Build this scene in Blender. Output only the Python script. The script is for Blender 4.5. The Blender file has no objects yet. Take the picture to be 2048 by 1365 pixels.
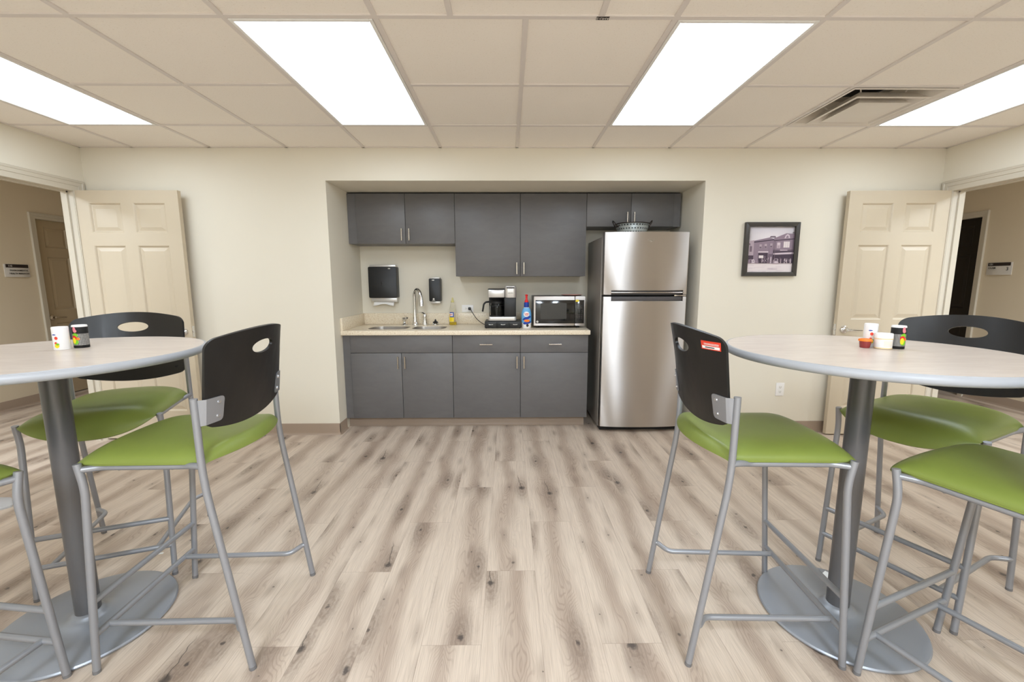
import bpy, bmesh, math, random
from mathutils import Vector, Matrix
random.seed(7)
SC = bpy.context.scene
COL = SC.collection
R = math.radians

# ------------------------------------------------------------------ helpers
class MB:
    """collects shapes; build() links them as one mesh object"""
    def __init__(s):
        s.bm = bmesh.new(); s.bm.loops.layers.uv.new('UVMap')
    def _merge(s, t, mi=0):
        for f in t.faces: f.material_index = mi
        me = bpy.data.meshes.new('tmp'); t.to_mesh(me); t.free()
        s.bm.from_mesh(me); bpy.data.meshes.remove(me); return s
    def box(s, x0, x1, y0, y1, z0, z1, bev=0.0, seg=2, mi=0, M=None):
        t = bmesh.new(); t.loops.layers.uv.new('UVMap')
        bmesh.ops.create_cube(t, size=1)
        for v in t.verts:
            v.co = Vector(((x0+x1)/2+v.co.x*(x1-x0), (y0+y1)/2+v.co.y*(y1-y0), (z0+z1)/2+v.co.z*(z1-z0)))
        if bev > 0:
            bmesh.ops.bevel(t, geom=t.edges[:], offset=bev, segments=seg, profile=0.5, affect='EDGES')
        if M is not None: bmesh.ops.transform(t, matrix=M, verts=t.verts)
        return s._merge(t, mi)
    def grid(s, P, closed_u=False, closed_v=False, mi=0, cap0=False, cap1=False, uv=True):
        """P[i][j] points -> quads"""
        t = bmesh.new(); L = t.loops.layers.uv.new('UVMap')
        n, m = len(P), len(P[0])
        V = [[t.verts.new(p) for p in row] for row in P]
        for i in range(n if closed_u else n-1):
            for j in range(m if closed_v else m-1):
                i2, j2 = (i+1) % n, (j+1) % m
                q = [V[i][j], V[i2][j], V[i2][j2], V[i][j2]]
                try: f = t.faces.new(q)
                except ValueError: continue
                if uv:
                    for l, (a, b) in zip(f.loops, ((i, j), (i+1, j), (i+1, j+1), (i, j+1))):
                        l[L].uv = (a/max(1, n-1 if not closed_u else n), b/max(1, m-1 if not closed_v else m))
        if cap0:
            try: t.faces.new(V[0][::-1])
            except ValueError: pass
        if cap1:
            try: t.faces.new(V[-1])
            except ValueError: pass
        bmesh.ops.remove_doubles(t, verts=t.verts, dist=1e-6)
        bmesh.ops.recalc_face_normals(t, faces=t.faces)
        return s._merge(t, mi)
    def lathe(s, prof, c=(0, 0, 0), seg=32, axis='z', mi=0, sx=1.0, sy=1.0):
        P = []
        for k in range(seg):
            a = 2*math.pi*k/seg; row = []
            for r, z in prof:
                p = (r*math.cos(a)*sx, r*math.sin(a)*sy, z)
                if axis == 'y': p = (p[0], p[2], p[1])
                if axis == 'x': p = (p[2], p[0], p[1])
                row.append(Vector(p)+Vector(c))
            P.append(row)
        return s.grid(P, closed_u=True, mi=mi)
    def tube(s, pts, r, seg=12, fillet=0.0, mi=0, cap=True, r_end=None):
        pts = [Vector(p) for p in pts]
        if fillet > 0 and len(pts) > 2:
            q = [pts[0]]
            for a, b, c in zip(pts, pts[1:], pts[2:]):
                d1, d2 = (a-b), (c-b)
                f = min(fillet, d1.length*.45, d2.length*.45)
                p0, p1 = b+d1.normalized()*f, b+d2.normalized()*f
                for k in range(7):
                    u = k/6; q.append((1-u)**2*p0+2*u*(1-u)*b+u*u*p1)
            q.append(pts[-1]); pts = q
        rows = []; up = None
        for i, p in enumerate(pts):
            a = pts[max(0, i-1)]; b = pts[min(len(pts)-1, i+1)]
            t = (b-a).normalized()
            if up is None:
                up = Vector((0, 0, 1)) if abs(t.z) < .9 else Vector((1, 0, 0))
            n = (up-t*up.dot(t)).normalized(); up = n; bn = t.cross(n)
            rr = r if r_end is None else r+(r_end-r)*i/(len(pts)-1)
            rows.append([p+rr*(math.cos(2*math.pi*k/seg)*n+math.sin(2*math.pi*k/seg)*bn) for k in range(seg)])
        return s.grid(rows, closed_v=True, cap0=cap, cap1=cap, mi=mi)
    def prism(s, poly, a0, a1, plane='xz', bev=0.0, mi=0, M=None):
        t = bmesh.new(); t.loops.layers.uv.new('UVMap')
        def P(u, v, w):
            return {'xz': (u, w, v), 'xy': (u, v, w), 'yz': (w, u, v)}[plane]
        A = [t.verts.new(P(u, v, a0)) for u, v in poly]
        B = [t.verts.new(P(u, v, a1)) for u, v in poly]
        t.faces.new(A); t.faces.new(B[::-1])
        n = len(poly)
        for i in range(n): t.faces.new((A[i], B[i], B[(i+1) % n], A[(i+1) % n]))
        bmesh.ops.recalc_face_normals(t, faces=t.faces)
        if bev > 0: bmesh.ops.bevel(t, geom=t.edges[:], offset=bev, segments=2, profile=.5, affect='EDGES')
        if M is not None: bmesh.ops.transform(t, matrix=M, verts=t.verts)
        return s._merge(t, mi)
    def quad(s, pts, mi=0):
        t = bmesh.new(); L = t.loops.layers.uv.new('UVMap')
        f = t.faces.new([t.verts.new(p) for p in pts])
        for l, uv in zip(f.loops, ((0, 0), (1, 0), (1, 1), (0, 1))): l[L].uv = uv
        return s._merge(t, mi)
    def build(s, name, mat, parent=None, origin=None, sharp=35):
        """verts are in world coordinates; they are stored relative to the parent's (or own) origin"""
        bm = s.bm
        if parent is not None: o0 = WLOC[parent.name]
        elif origin is not None: o0 = Vector(origin)
        else:
            xs = [v.co for v in bm.verts]
            lo = [min(c[i] for c in xs) for i in range(3)]; hi = [max(c[i] for c in xs) for i in range(3)]
            o0 = Vector(((lo[0]+hi[0])/2, (lo[1]+hi[1])/2, lo[2]))
        for v in bm.verts: v.co -= o0
        me = bpy.data.meshes.new(name); bm.to_mesh(me); bm.free()
        for p in me.polygons: p.use_smooth = True
        me.set_sharp_from_angle(angle=R(sharp))
        for m in (mat if isinstance(mat, (list, tuple)) else [mat]): me.materials.append(m)
        o = bpy.data.objects.new(name, me); COL.objects.link(o)
        if parent is not None:
            o.parent = parent; WLOC[o.name] = WLOC[parent.name].copy()
        else:
            o.location = o0; WLOC[o.name] = o0.copy()
        return o
WLOC = {}
def rrect(x0, x1, z0, z1, r, n=5):
    out = []
    for cx, cz, a0 in ((x1-r, z1-r, 0), (x0+r, z1-r, 90), (x0+r, z0+r, 180), (x1-r, z0+r, 270)):
        for k in range(n+1):
            a = R(a0+90*k/n); out.append((cx+r*math.cos(a), cz+r*math.sin(a)))
    return out
def thing(name, label, cat, loc=(0, 0, 0), group=None):
    o = bpy.data.objects.new(name, None); COL.objects.link(o)
    o.location = loc; o.empty_display_size = .05
    WLOC[o.name] = Vector(loc)
    return tag(o, label, cat, group)
def tag(o, label, cat, group=None):
    o['label'] = label; o['category'] = cat
    if group: o['group'] = group
    return o
def struct(o, label=None, cat=None):
    o['kind'] = 'structure'
    if label: o['label'] = label
    if cat: o['category'] = cat
    return o
def copy_tree(o, parent=None):
    c = o.copy(); COL.objects.link(c)
    if parent is not None: c.parent = parent
    for ch in list(o.children): copy_tree(ch, c)
    return c
def text(body, size, mat, parent, M, align='LEFT', bold=0.0, name='lettering', xs=1.0):
    cu = bpy.data.curves.new(name, 'FONT'); cu.body = body; cu.size = size; cu.align_x = align; cu.align_y = 'CENTER'
    cu.extrude = .0003; cu.offset = bold
    cu.materials.append(mat)
    tmp = bpy.data.objects.new(name, cu); COL.objects.link(tmp)
    bpy.context.view_layer.update()
    dg = bpy.context.evaluated_depsgraph_get()
    me = bpy.data.meshes.new_from_object(tmp.evaluated_get(dg))
    bpy.data.objects.remove(tmp)
    me.transform(Matrix.Diagonal((xs, 1, 1, 1)))
    me.transform(Matrix.Translation(-WLOC[parent.name]) @ M)
    o = bpy.data.objects.new(name, me); COL.objects.link(o); o.parent = parent
    if not me.materials: me.materials.append(mat)
    WLOC[o.name] = WLOC[parent.name].copy()
    return o
FRONT = Matrix(((1, 0, 0, 0), (0, 0, -1, 0), (0, 1, 0, 0), (0, 0, 0, 1)))     # text in the xz plane, read from -y
def facing(axis):   # text on a side wall: 'px' read from +x side, 'nx' read from -x side
    if axis == 'px': return Matrix(((0, 0, 1, 0), (1, 0, 0, 0), (0, 1, 0, 0), (0, 0, 0, 1)))
    return Matrix(((0, 0, -1, 0), (-1, 0, 0, 0), (0, 1, 0, 0), (0, 0, 0, 1)))
def T(x, y, z): return Matrix.Translation((x, y, z))

# ------------------------------------------------------------------ materials
def lin(c):
    return tuple((v/255/12.92 if v/255 <= .04045 else ((v/255+.055)/1.055)**2.4) for v in c)+(1.0,)
class NT:
    def __init__(s, name):
        s.m = bpy.data.materials.new(name); s.m.use_nodes = True
        s.t = s.m.node_tree; s.b = s.t.nodes['Principled BSDF']
    def n(s, typ, **kw):
        nd = s.t.nodes.new(typ)
        for k, v in kw.items():
            if k.startswith('i_'):
                key = k[2:]
                nd.inputs[int(key) if key.isdigit() else key.replace('_', ' ')].default_value = v
            else: setattr(nd, k, v)
        return nd
    def link(s, a, b): s.t.links.new(a, b)
    def math(s, op, a, b=None, c=None, clamp=False):
        nd = s.t.nodes.new('ShaderNodeMath'); nd.operation = op; nd.use_clamp = clamp
        for i, v in enumerate((a, b, c)):
            if v is None: continue
            if isinstance(v, (int, float)): nd.inputs[i].default_value = v
            else: s.link(v, nd.inputs[i])
        return nd.outputs[0]
    def smooth(s, x, a, b):
        nd = s.t.nodes.new('ShaderNodeMapRange'); nd.interpolation_type = 'SMOOTHSTEP'
        s.link(x, nd.inputs[0]); nd.inputs[1].default_value = a; nd.inputs[2].default_value = b
        return nd.outputs[0]
    def mix(s, f, a, b, blend='MIX'):
        nd = s.t.nodes.new('ShaderNodeMix'); nd.data_type = 'RGBA'; nd.blend_type = blend
        for sock, v in ((nd.inputs['Factor'], f), (nd.inputs[6], a), (nd.inputs[7], b)):
            if isinstance(v, (int, float)): sock.default_value = v
            elif isinstance(v, tuple): sock.default_value = v
            else: s.link(v, sock)
        return nd.outputs[2]
    def xyz(s, x, y, z=0.0):
        nd = s.t.nodes.new('ShaderNodeCombineXYZ')
        for i, v in enumerate((x, y, z)):
            if isinstance(v, (int, float)): nd.inputs[i].default_value = v
            else: s.link(v, nd.inputs[i])
        return nd.outputs[0]
    def noise(s, vec, scale, detail=3, rough=.5, dist=0.0):
        nd = s.n('ShaderNodeTexNoise'); nd.inputs['Scale'].default_value = scale
        nd.inputs['Detail'].default_value = detail; nd.inputs['Roughness'].default_value = rough
        nd.inputs['Distortion'].default_value = dist
        if vec is not None: s.link(vec, nd.inputs['Vector'])
        return nd.outputs['Fac']
    def obj(s): return s.n('ShaderNodeTexCoord').outputs['Object']
    def bump(s, h, strength=.2, dist=.002):
        nd = s.n('ShaderNodeBump'); nd.inputs['Strength'].default_value = strength; nd.inputs['Distance'].default_value = dist
        s.link(h, nd.inputs['Height']); s.link(nd.outputs[0], s.b.inputs['Normal'])
def mat(name, rgb, rough=.5, metal=0.0, spec=.5, noise=0.0, nscale=30, bump=0.0, bscale=80, coat=0.0, emit=None, alpha=None, trans=0.0, ior=1.45, aniso=0.0):
    M = NT(name); b = M.b
    c = lin(rgb)
    b.inputs['Base Color'].default_value = c
    b.inputs['Roughness'].default_value = rough; b.inputs['Metallic'].default_value = metal
    b.inputs['Specular IOR Level'].default_value = spec; b.inputs['IOR'].default_value = ior
    if coat: b.inputs['Coat Weight'].default_value = coat; b.inputs['Coat Roughness'].default_value = .15
    if trans: b.inputs['Transmission Weight'].default_value = trans
    if noise or bump:
        co = M.obj()
        if noise:
            f = M.noise(co, nscale, 4)
            dk = tuple(v*(1-noise) for v in c[:3])+(1,); lt = tuple(min(1, v*(1+noise)) for v in c[:3])+(1,)
            M.link(M.mix(f, dk, lt), b.inputs['Base Color'])
        if bump: M.bump(M.noise(co, bscale, 3), bump)
    if emit:
        b.inputs['Emission Color'].default_value = lin(emit[0]); b.inputs['Emission Strength'].default_value = emit[1]
    return M.m

def floor_material():
    M = NT('oak_plank_floor')
    sx = M.n('ShaderNodeSeparateXYZ'); M.link(M.n('ShaderNodeNewGeometry').outputs['Position'], sx.inputs[0])
    x, y = sx.outputs[0], sx.outputs[1]
    W, L = .2215, 1.212
    u = M.math('DIVIDE', M.math('ADD', x, .10), W); col = M.math('FLOOR', u); fx = M.math('FRACT', u)
    v = M.math('DIVIDE', M.math('SUBTRACT', M.math('ADD', y, .584), M.math('MULTIPLY', col, .404)), L)
    row = M.math('FLOOR', v); fy = M.math('FRACT', v)
    wn = M.n('ShaderNodeTexWhiteNoise', noise_dimensions='2D'); M.link(M.xyz(M.math('ADD', col, 31.3), M.math('ADD', row, 17.7)), wn.inputs['Vector'])
    sc = M.n('ShaderNodeSeparateColor'); M.link(wn.outputs['Color'], sc.inputs[0]); r1, r2, r3 = sc.outputs
    px, py = M.math('MULTIPLY', fx, W), M.math('MULTIPLY', fy, L)
    ox = M.math('ADD', px, M.math('MULTIPLY', r1, 23)); oy = M.math('ADD', py, M.math('MULTIPLY', r2, 31))
    # slow wander of the grain
    wob = M.math('SUBTRACT', M.noise(M.xyz(M.math('MULTIPLY', ox, 4.0), M.math('MULTIPLY', oy, 1.7)), 1.0, 2), .5)
    gx = M.math('ADD', ox, M.math('MULTIPLY', wob, .10))
    # core band of darker heartwood along the plank
    cc = M.math('ADD', .34, M.math('MULTIPLY', r3, .3))
    d = M.math('ABSOLUTE', M.math('SUBTRACT', M.math('ADD', fx, M.math('MULTIPLY', wob, .75)), cc))
    core = M.math('SUBTRACT', 1.0, M.smooth(d, .03, .34))
    core = M.math('MULTIPLY', core, M.math('ADD', .30, M.math('MULTIPLY', 1.1, M.noise(M.xyz(M.math('MULTIPLY', ox, 1.5), M.math('MULTIPLY', oy, 1.5)), 1.0, 2))))
    # knots (positions measured in metres so that they stay round)
    def knots(sx_, sy_, seed, prob, r0, r1_):
        vo = M.n('ShaderNodeTexVoronoi', voronoi_dimensions='2D', feature='F1'); vo.inputs['Scale'].default_value = 1.0
        kx, ky = M.math('MULTIPLY', M.math('ADD', ox, seed), sx_), M.math('MULTIPLY', oy, sy_)
        M.link(M.xyz(kx, ky), vo.inputs['Vector'])
        ps = M.n('ShaderNodeSeparateXYZ'); M.link(vo.outputs['Position'], ps.inputs[0])
        dx = M.math('DIVIDE', M.math('SUBTRACT', kx, ps.outputs[0]), sx_); dy = M.math('DIVIDE', M.math('SUBTRACT', ky, ps.outputs[1]), sy_)
        ks = M.n('ShaderNodeSeparateColor'); M.link(vo.outputs['Color'], ks.inputs[0])
        on = M.math('LESS_THAN', ks.outputs[0], prob)
        sz = M.math('ADD', r0, M.math('MULTIPLY', M.math('POWER', ks.outputs[1], 2.5), r1_-r0))
        return dx, dy, ks, on, sz
    rag = M.math('MULTIPLY', M.math('SUBTRACT', M.noise(M.xyz(M.math('MULTIPLY', ox, 80.0), M.math('MULTIPLY', oy, 70.0)), 1.0, 3), .5), .022)
    dx, dy, ks, kon, ksz = knots(4.5, 1.35, 3.7, .80, .008, .022)
    kr = M.math('SQRT', M.math('ADD', M.math('MULTIPLY', dx, dx), M.math('MULTIPLY', M.math('MULTIPLY', dy, .75), M.math('MULTIPLY', dy, .75))))
    knot = M.math('MULTIPLY', kon, M.math('SUBTRACT', 1.0, M.smooth(M.math('DIVIDE', M.math('ADD', kr, rag), ksz), .35, 1.25)))
    hd = M.math('SQRT', M.math('ADD', M.math('MULTIPLY', dx, dx), M.math('MULTIPLY', M.math('MULTIPLY', dy, .30), M.math('MULTIPLY', dy, .30))))
    halo = M.math('MULTIPLY', kon, M.math('SUBTRACT', 1.0, M.smooth(M.math('ADD', hd, rag), .008, .062)))
    halo2 = M.math('MULTIPLY', kon, M.math('SUBTRACT', 1.0, M.smooth(hd, .012, .085)))
    dx2, dy2, ks2, kon2, ksz2 = knots(7.0, 2.6, 9.1, .55, .0025, .0085)
    kr2 = M.math('SQRT', M.math('ADD', M.math('MULTIPLY', dx2, dx2), M.math('MULTIPLY', dy2, dy2)))
    speck = M.math('MULTIPLY', kon2, M.math('SUBTRACT', 1.0, M.smooth(M.math('DIVIDE', M.math('ADD', kr2, M.math('MULTIPLY', rag, .5)), ksz2), .3, 1.4)))
    hd2 = M.math('SQRT', M.math('ADD', M.math('MULTIPLY', dx2, dx2), M.math('MULTIPLY', M.math('MULTIPLY', dy2, .3), M.math('MULTIPLY', dy2, .3))))
    halo3 = M.math('MULTIPLY', kon2, M.math('SUBTRACT', 1.0, M.smooth(hd2, .003, .03)))
    # thin checks running along the grain out of some knots
    cw = M.math('MULTIPLY', M.math('SUBTRACT', M.noise(M.xyz(M.math('MULTIPLY', oy, 26.0), r1), 1.0, 2), .5), .022)
    ck = M.math('ABSOLUTE', M.math('ADD', M.math('ADD', dx, M.math('MULTIPLY', dy, .12)), cw))
    crack = M.math('MULTIPLY', M.math('SUBTRACT', 1.0, M.smooth(ck, .0006, .0028)), M.math('MULTIPLY', M.math('MULTIPLY', kon, M.math('GREATER_THAN', ks.outputs[1], .74)), M.math('MULTIPLY', M.math('GREATER_THAN', dy, 0.0), M.math('SUBTRACT', 1.0, M.smooth(dy, .13, .20)))))
    # cathedral lines: contours of a stretched field that bends round the knots
    field = M.math('ADD', M.math('ADD', M.math('MULTIPLY', d, 5.0), M.math('MULTIPLY', M.noise(M.xyz(M.math('MULTIPLY', ox, 9.0), M.math('MULTIPLY', oy, 2.4)), 1.0, 2), 3.6)), M.math('MULTIPLY', M.math('MULTIPLY', hd, 34.0), halo2))
    ln = M.math('SINE', M.math('MULTIPLY', field, 27.0)); ln = M.smooth(ln, .2, 1.0)
    ln = M.math('MULTIPLY', ln, M.math('ADD', .15, M.math('MULTIPLY', core, .85)))
    fib = M.noise(M.xyz(M.math('MULTIPLY', ox, 260.0), M.math('MULTIPLY', oy, 7.0)), 1.0, 3)
    fib2 = M.noise(M.xyz(M.math('MULTIPLY', ox, 60.0), M.math('MULTIPLY', oy, 1.6)), 1.0, 3)
    light, mid, dark, kc = lin((207, 190, 172)), lin((166, 146, 129)), lin((121, 103, 89)), lin((62, 55, 52))
    tone = M.math('ADD', M.math('MULTIPLY', core, .84), M.math('MULTIPLY', M.math('SUBTRACT', r2, .5), .16), clamp=True)
    c = M.mix(tone, light, mid)
    c = M.mix(M.math('MULTIPLY', M.smooth(fib2, .34, .76), .26), c, mid)
    c = M.mix(M.math('MULTIPLY', M.smooth(fib, .38, .72), .24), c, dark)
    c = M.mix(M.math('MULTIPLY', ln, .34), c, dark)
    gm = M.math('ADD', .45, M.math('MULTIPLY', 1.1, M.noise(M.xyz(M.math('MULTIPLY', gx, 110.0), M.math('MULTIPLY', oy, 5.0)), 1.0, 3)))
    rl = M.math('ADD', .85, M.math('MULTIPLY', .22, M.math('SINE', M.math('MULTIPLY', M.math('ADD', hd, M.math('MULTIPLY', rag, .8)), 480.0))))
    c = M.mix(M.math('MULTIPLY', M.math('MULTIPLY', halo2, gm), .24, clamp=True), c, dark)
    c = M.mix(M.math('MULTIPLY', M.math('MULTIPLY', M.math('MULTIPLY', halo, gm), rl), .62, clamp=True), c, dark)
    c = M.mix(M.math('MULTIPLY', halo3, .35), c, dark)
    c = M.mix(M.math('MULTIPLY', speck, .7), c, kc)
    c = M.mix(M.math('MULTIPLY', knot, .80), c, kc)
    c = M.mix(M.math('MULTIPLY', crack, .75), c, kc)
    ex = M.math('MINIMUM', px, M.math('SUBTRACT', W, px)); ey = M.math('MINIMUM', py, M.math('SUBTRACT', L, py))
    seam = M.math('SUBTRACT', 1.0, M.smooth(M.math('MINIMUM', ex, ey), .0004, .0018))
    c = M.mix(M.math('MULTIPLY', seam, .35), c, dark)
    M.link(c, M.b.inputs['Base Color'])
    M.b.inputs['Roughness'].default_value = .42; M.b.inputs['Specular IOR Level'].default_value = .4
    M.bump(M.math('SUBTRACT', fib, M.math('MULTIPLY', seam, 1.5)), .06, .001)
    return M.m

def counter_material():
    M = NT('speckled_beige_quartz'); co = M.obj()
    a = M.noise(co, 160, 2); v = M.n('ShaderNodeTexVoronoi'); v.inputs['Scale'].default_value = 170; M.link(co, v.inputs['Vector'])
    s = M.n('ShaderNodeSeparateColor'); M.link(v.outputs['Color'], s.inputs[0])
    c = M.mix(M.smooth(a, .3, .7), lin((226, 210, 182)), lin((240, 228, 206)))
    c = M.mix(M.math('MULTIPLY', M.smooth(s.outputs[0], .90, .94), .45), c, lin((184, 152, 114)))
    c = M.mix(M.math('MULTIPLY', M.smooth(s.outputs[1], .88, .92), .6), c, lin((245, 236, 218)))
    M.link(c, M.b.inputs['Base Color']); M.b.inputs['Roughness'].default_value = .28
    return M.m
def laminate(name, rgb):
    M = NT(name); co = M.obj()
    mp = M.n('ShaderNodeMapping'); mp.inputs['Scale'].default_value = (2.2, 2.2, 7.0); M.link(co, mp.inputs['Vector'])
    f = M.noise(mp.outputs[0], 2.2, 4, .55, 1.2); c = lin(rgb)
    M.link(M.mix(f, tuple(v*.86 for v in c[:3])+(1,), tuple(v*1.14 for v in c[:3])+(1,)), M.b.inputs['Base Color'])
    g = M.noise(mp.outputs[0], 1.6, 3, .5, 2.0)
    rr = M.n('ShaderNodeMapRange'); M.link(g, rr.inputs[0]); rr.inputs[3].default_value = .36; rr.inputs[4].default_value = .50
    M.link(rr.outputs[0], M.b.inputs['Roughness'])
    return M.m
def steel(name, rgb, rough=.26, scale=(4, 4, 900)):
    M = NT(name); co = M.obj()
    mp = M.n('ShaderNodeMapping'); mp.inputs['Scale'].default_value = scale; M.link(co, mp.inputs['Vector'])
    f = M.noise(mp.outputs[0], 1.0, 3)
    c = lin(rgb); M.link(M.mix(f, tuple(v*.93 for v in c[:3])+(1,), c), M.b.inputs['Base Color'])
    M.b.inputs['Metallic'].default_value = 1.0; M.b.inputs['Roughness'].default_value = rough
    tg = M.n('ShaderNodeTangent', direction_type='RADIAL', axis='Z')
    M.link(tg.outputs[0], M.b.inputs['Tangent'])
    M.b.inputs['Anisotropic'].default_value = 1.0; M.b.inputs['Anisotropic Rotation'].default_value = .25
    return M.m
def ceiling_material():
    M = NT('ceiling_tile'); co = M.obj()
    f = M.noise(co, 140, 3, .6); g = M.noise(co, 3.0, 2)
    c = M.mix(M.smooth(f, .25, .42), lin((226, 216, 203)), lin((246, 239, 230)))
    c = M.mix(M.math('MULTIPLY', g, .10), c, lin((226, 212, 195)))
    M.link(c, M.b.inputs['Base Color']); M.b.inputs['Roughness'].default_value = .9
    M.bump(f, .25, .002)
    return M.m
def leatherette():
    M = NT('green_vinyl'); co = M.obj()
    v = M.n('ShaderNodeTexVoronoi'); v.inputs['Scale'].default_value = 420; M.link(co, v.inputs['Vector'])
    f = M.noise(co, 9, 2); c = lin((121, 134, 60))
    M.link(M.mix(f, tuple(x*.9 for x in c[:3])+(1,), tuple(x*1.08 for x in c[:3])+(1,)), M.b.inputs['Base Color'])
    M.b.inputs['Roughness'].default_value = .40; M.b.inputs['Specular IOR Level'].default_value = .45
    M.bump(v.outputs['Distance'], .12, .0006)
    return M.m
def black_ply():
    M = NT('black_plywood'); co = M.obj()
    mp = M.n('ShaderNodeMapping'); mp.inputs['Scale'].default_value = (14, 14, 2.2); M.link(co, mp.inputs['Vector'])
    f = M.noise(mp.outputs[0], 2.0, 4, .6, 1.0)
    M.link(M.mix(f, lin((15, 13, 12)), lin((30, 28, 27))), M.b.inputs['Base Color'])
    rr = M.n('ShaderNodeMapRange'); M.link(f, rr.inputs[0]); rr.inputs[3].default_value = .30; rr.inputs[4].default_value = .52
    M.link(rr.outputs[0], M.b.inputs['Roughness']); M.b.inputs['Specular IOR Level'].default_value = .5
    return M.m
def tabletop_material():
    M = NT('pale_laminate_top'); co = M.obj()
    mp = M.n('ShaderNodeMapping'); mp.inputs['Scale'].default_value = (3, 14, 3); M.link(co, mp.inputs['Vector'])
    f = M.noise(mp.outputs[0], 2.0, 5, .6, .8)
    M.link(M.mix(M.smooth(f, .3, .75), lin((216, 204, 192)), lin((202, 188, 176))), M.b.inputs['Base Color'])
    M.b.inputs['Roughness'].default_value = .30
    return M.m
def hammered(name, rgb):
    M = NT(name); co = M.obj(); c = lin(rgb)
    f = M.noise(co, 260, 2); M.b.inputs['Base Color'].default_value = c
    M.b.inputs['Metallic'].default_value = .35; M.b.inputs['Roughness'].default_value = .36
    M.bump(f, .12, .0008)
    return M.m
def slotted_galvanised():
    M = NT('slotted_galvanised_metal')
    uv = M.n('ShaderNodeSeparateXYZ'); M.link(M.n('ShaderNodeTexCoord').outputs['UV'], uv.inputs[0])
    k = M.math('MULTIPLY', uv.outputs[1], 7.0); rw = M.math('FLOOR', k)
    u = M.math('ADD', M.math('MULTIPLY', uv.outputs[0], 34.0), M.math('MULTIPLY', rw, .5))
    fu, fv = M.math('FRACT', u), M.math('FRACT', k)
    a = M.math('MULTIPLY', M.math('SUBTRACT', 1.0, M.smooth(M.math('ABSOLUTE', M.math('SUBTRACT', fu, .5)), .26, .30)),
               M.math('SUBTRACT', 1.0, M.smooth(M.math('ABSOLUTE', M.math('SUBTRACT', fv, .5)), .16, .22)))
    M.link(M.mix(a, lin((158, 162, 158)), lin((52, 54, 54))), M.b.inputs['Base Color'])
    M.b.inputs['Metallic'].default_value = .45; M.b.inputs['Roughness'].default_value = .42
    return M.m
def patterned(name, base, line, su, sv):
    """black label with a pale diagonal weave on its lower part"""
    M = NT(name)
    uv = M.n('ShaderNodeSeparateXYZ'); M.link(M.n('ShaderNodeTexCoord').outputs['UV'], uv.inputs[0])
    k = M.math('MULTIPLY', uv.outputs[1], sv); rw = M.math('FLOOR', k)
    u = M.math('ADD', M.math('MULTIPLY', uv.outputs[0], su), M.math('MULTIPLY', rw, .5))
    s = M.math('ABSOLUTE', M.math('SUBTRACT', M.math('FRACT', M.math('ADD', u, M.math('MULTIPLY', k, .5))), .5))
    a = M.math('MULTIPLY', M.math('GREATER_THAN', s, .22), M.math('LESS_THAN', M.math('FRACT', k), .62))
    M.link(M.mix(a, lin(base), lin(line)), M.b.inputs['Base Color']); M.b.inputs['Roughness'].default_value = .35
    return M.m

WARM = (255, 246, 232)
M = {}
M['floor'] = floor_material(); M['counter'] = counter_material(); M['ceil'] = ceiling_material()
M['wall'] = mat('cream_wall_paint', (227, 220, 204), .62, spec=.3, noise=.012, nscale=5, bump=.04, bscale=350)
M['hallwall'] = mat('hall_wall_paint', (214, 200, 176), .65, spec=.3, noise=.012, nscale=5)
M['trim'] = mat('trim_paint', (202, 193, 176), .35, noise=.01, nscale=8)
M['door'] = mat('cream_door_paint', (199, 185, 162), .36, noise=.015, nscale=12)
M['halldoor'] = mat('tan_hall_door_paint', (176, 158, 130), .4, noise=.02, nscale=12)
M['shadedoor'] = mat('door_painted_in_shade', (30, 23, 19), .35, noise=.05, nscale=12)  # near-black colour paints the shade of an unlit room onto the door
M['base'] = mat('taupe_vinyl_base', (158, 139, 122), .42, noise=.03, nscale=8)
M['grid'] = mat('ceiling_grid_paint', (222, 214, 208), .5)
M['white'] = mat('white_enamel', (236, 234, 230), .4)
M['lens'] = mat('lit_diffuser', (255, 255, 255), .6, emit=((255, 255, 255), 9.0))
M['lens'].node_tree.nodes['Principled BSDF'].inputs['Emission Color'].default_value = (.79, .915, 1.06, 1)
M['cab'] = laminate('grey_cabinet_laminate', (102, 100, 100))
M['cabin'] = mat('cabinet_carcass', (92, 90, 90), .55)
M['gap'] = mat('cabinet_shadow_gap', (40, 38, 37), .7)
M['nickel'] = mat('satin_nickel', (206, 198, 186), .25, metal=1)
M['chrome'] = mat('chrome', (226, 226, 226), .08, metal=1)
M['steel'] = steel('brushed_steel', (204, 198, 193), .38)
M['sinksteel'] = mat('sink_steel', (205, 200, 195), .30, metal=1)
M['fridgeside'] = mat('grey_fridge_side', (136, 130, 124), .38, metal=.3, noise=.02, nscale=60)
M['darkgrey'] = mat('dark_grey_plastic', (74, 70, 70), .4)
M['black'] = mat('black_plastic', (26, 26, 27), .38)
M['matblack'] = mat('matt_black', (16, 15, 15), .6)
M['bglass'] = mat('black_glass', (12, 12, 13), .06, coat=.5)
M['screen'] = mat('oven_window_mesh', (58, 56, 53), .25, noise=.12, nscale=300)
M['silver'] = mat('silver_plastic', (205, 202, 198), .3, metal=.6)
M['stool'] = mat('silver_powder_coat', (152, 153, 157), .34, metal=.45, noise=.02, nscale=300)
M['footcap'] = mat('grey_foot_plastic', (112, 110, 110), .5)
M['tablemetal'] = hammered('grey_hammered_metal', (150, 153, 159))
M['column'] = mat('grey_column_paint', (106, 105, 106), .34, metal=.4, noise=.02, nscale=60)
M['edge'] = mat('grey_vinyl_edge', (166, 168, 172), .4)
M['top'] = tabletop_material(); M['green'] = leatherette(); M['ply'] = black_ply()
M['plyedge'] = mat('dark_ply_edge', (70, 66, 62), .5)
M['bolt'] = mat('zinc_bolt', (196, 198, 202), .25, metal=.9)
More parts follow.
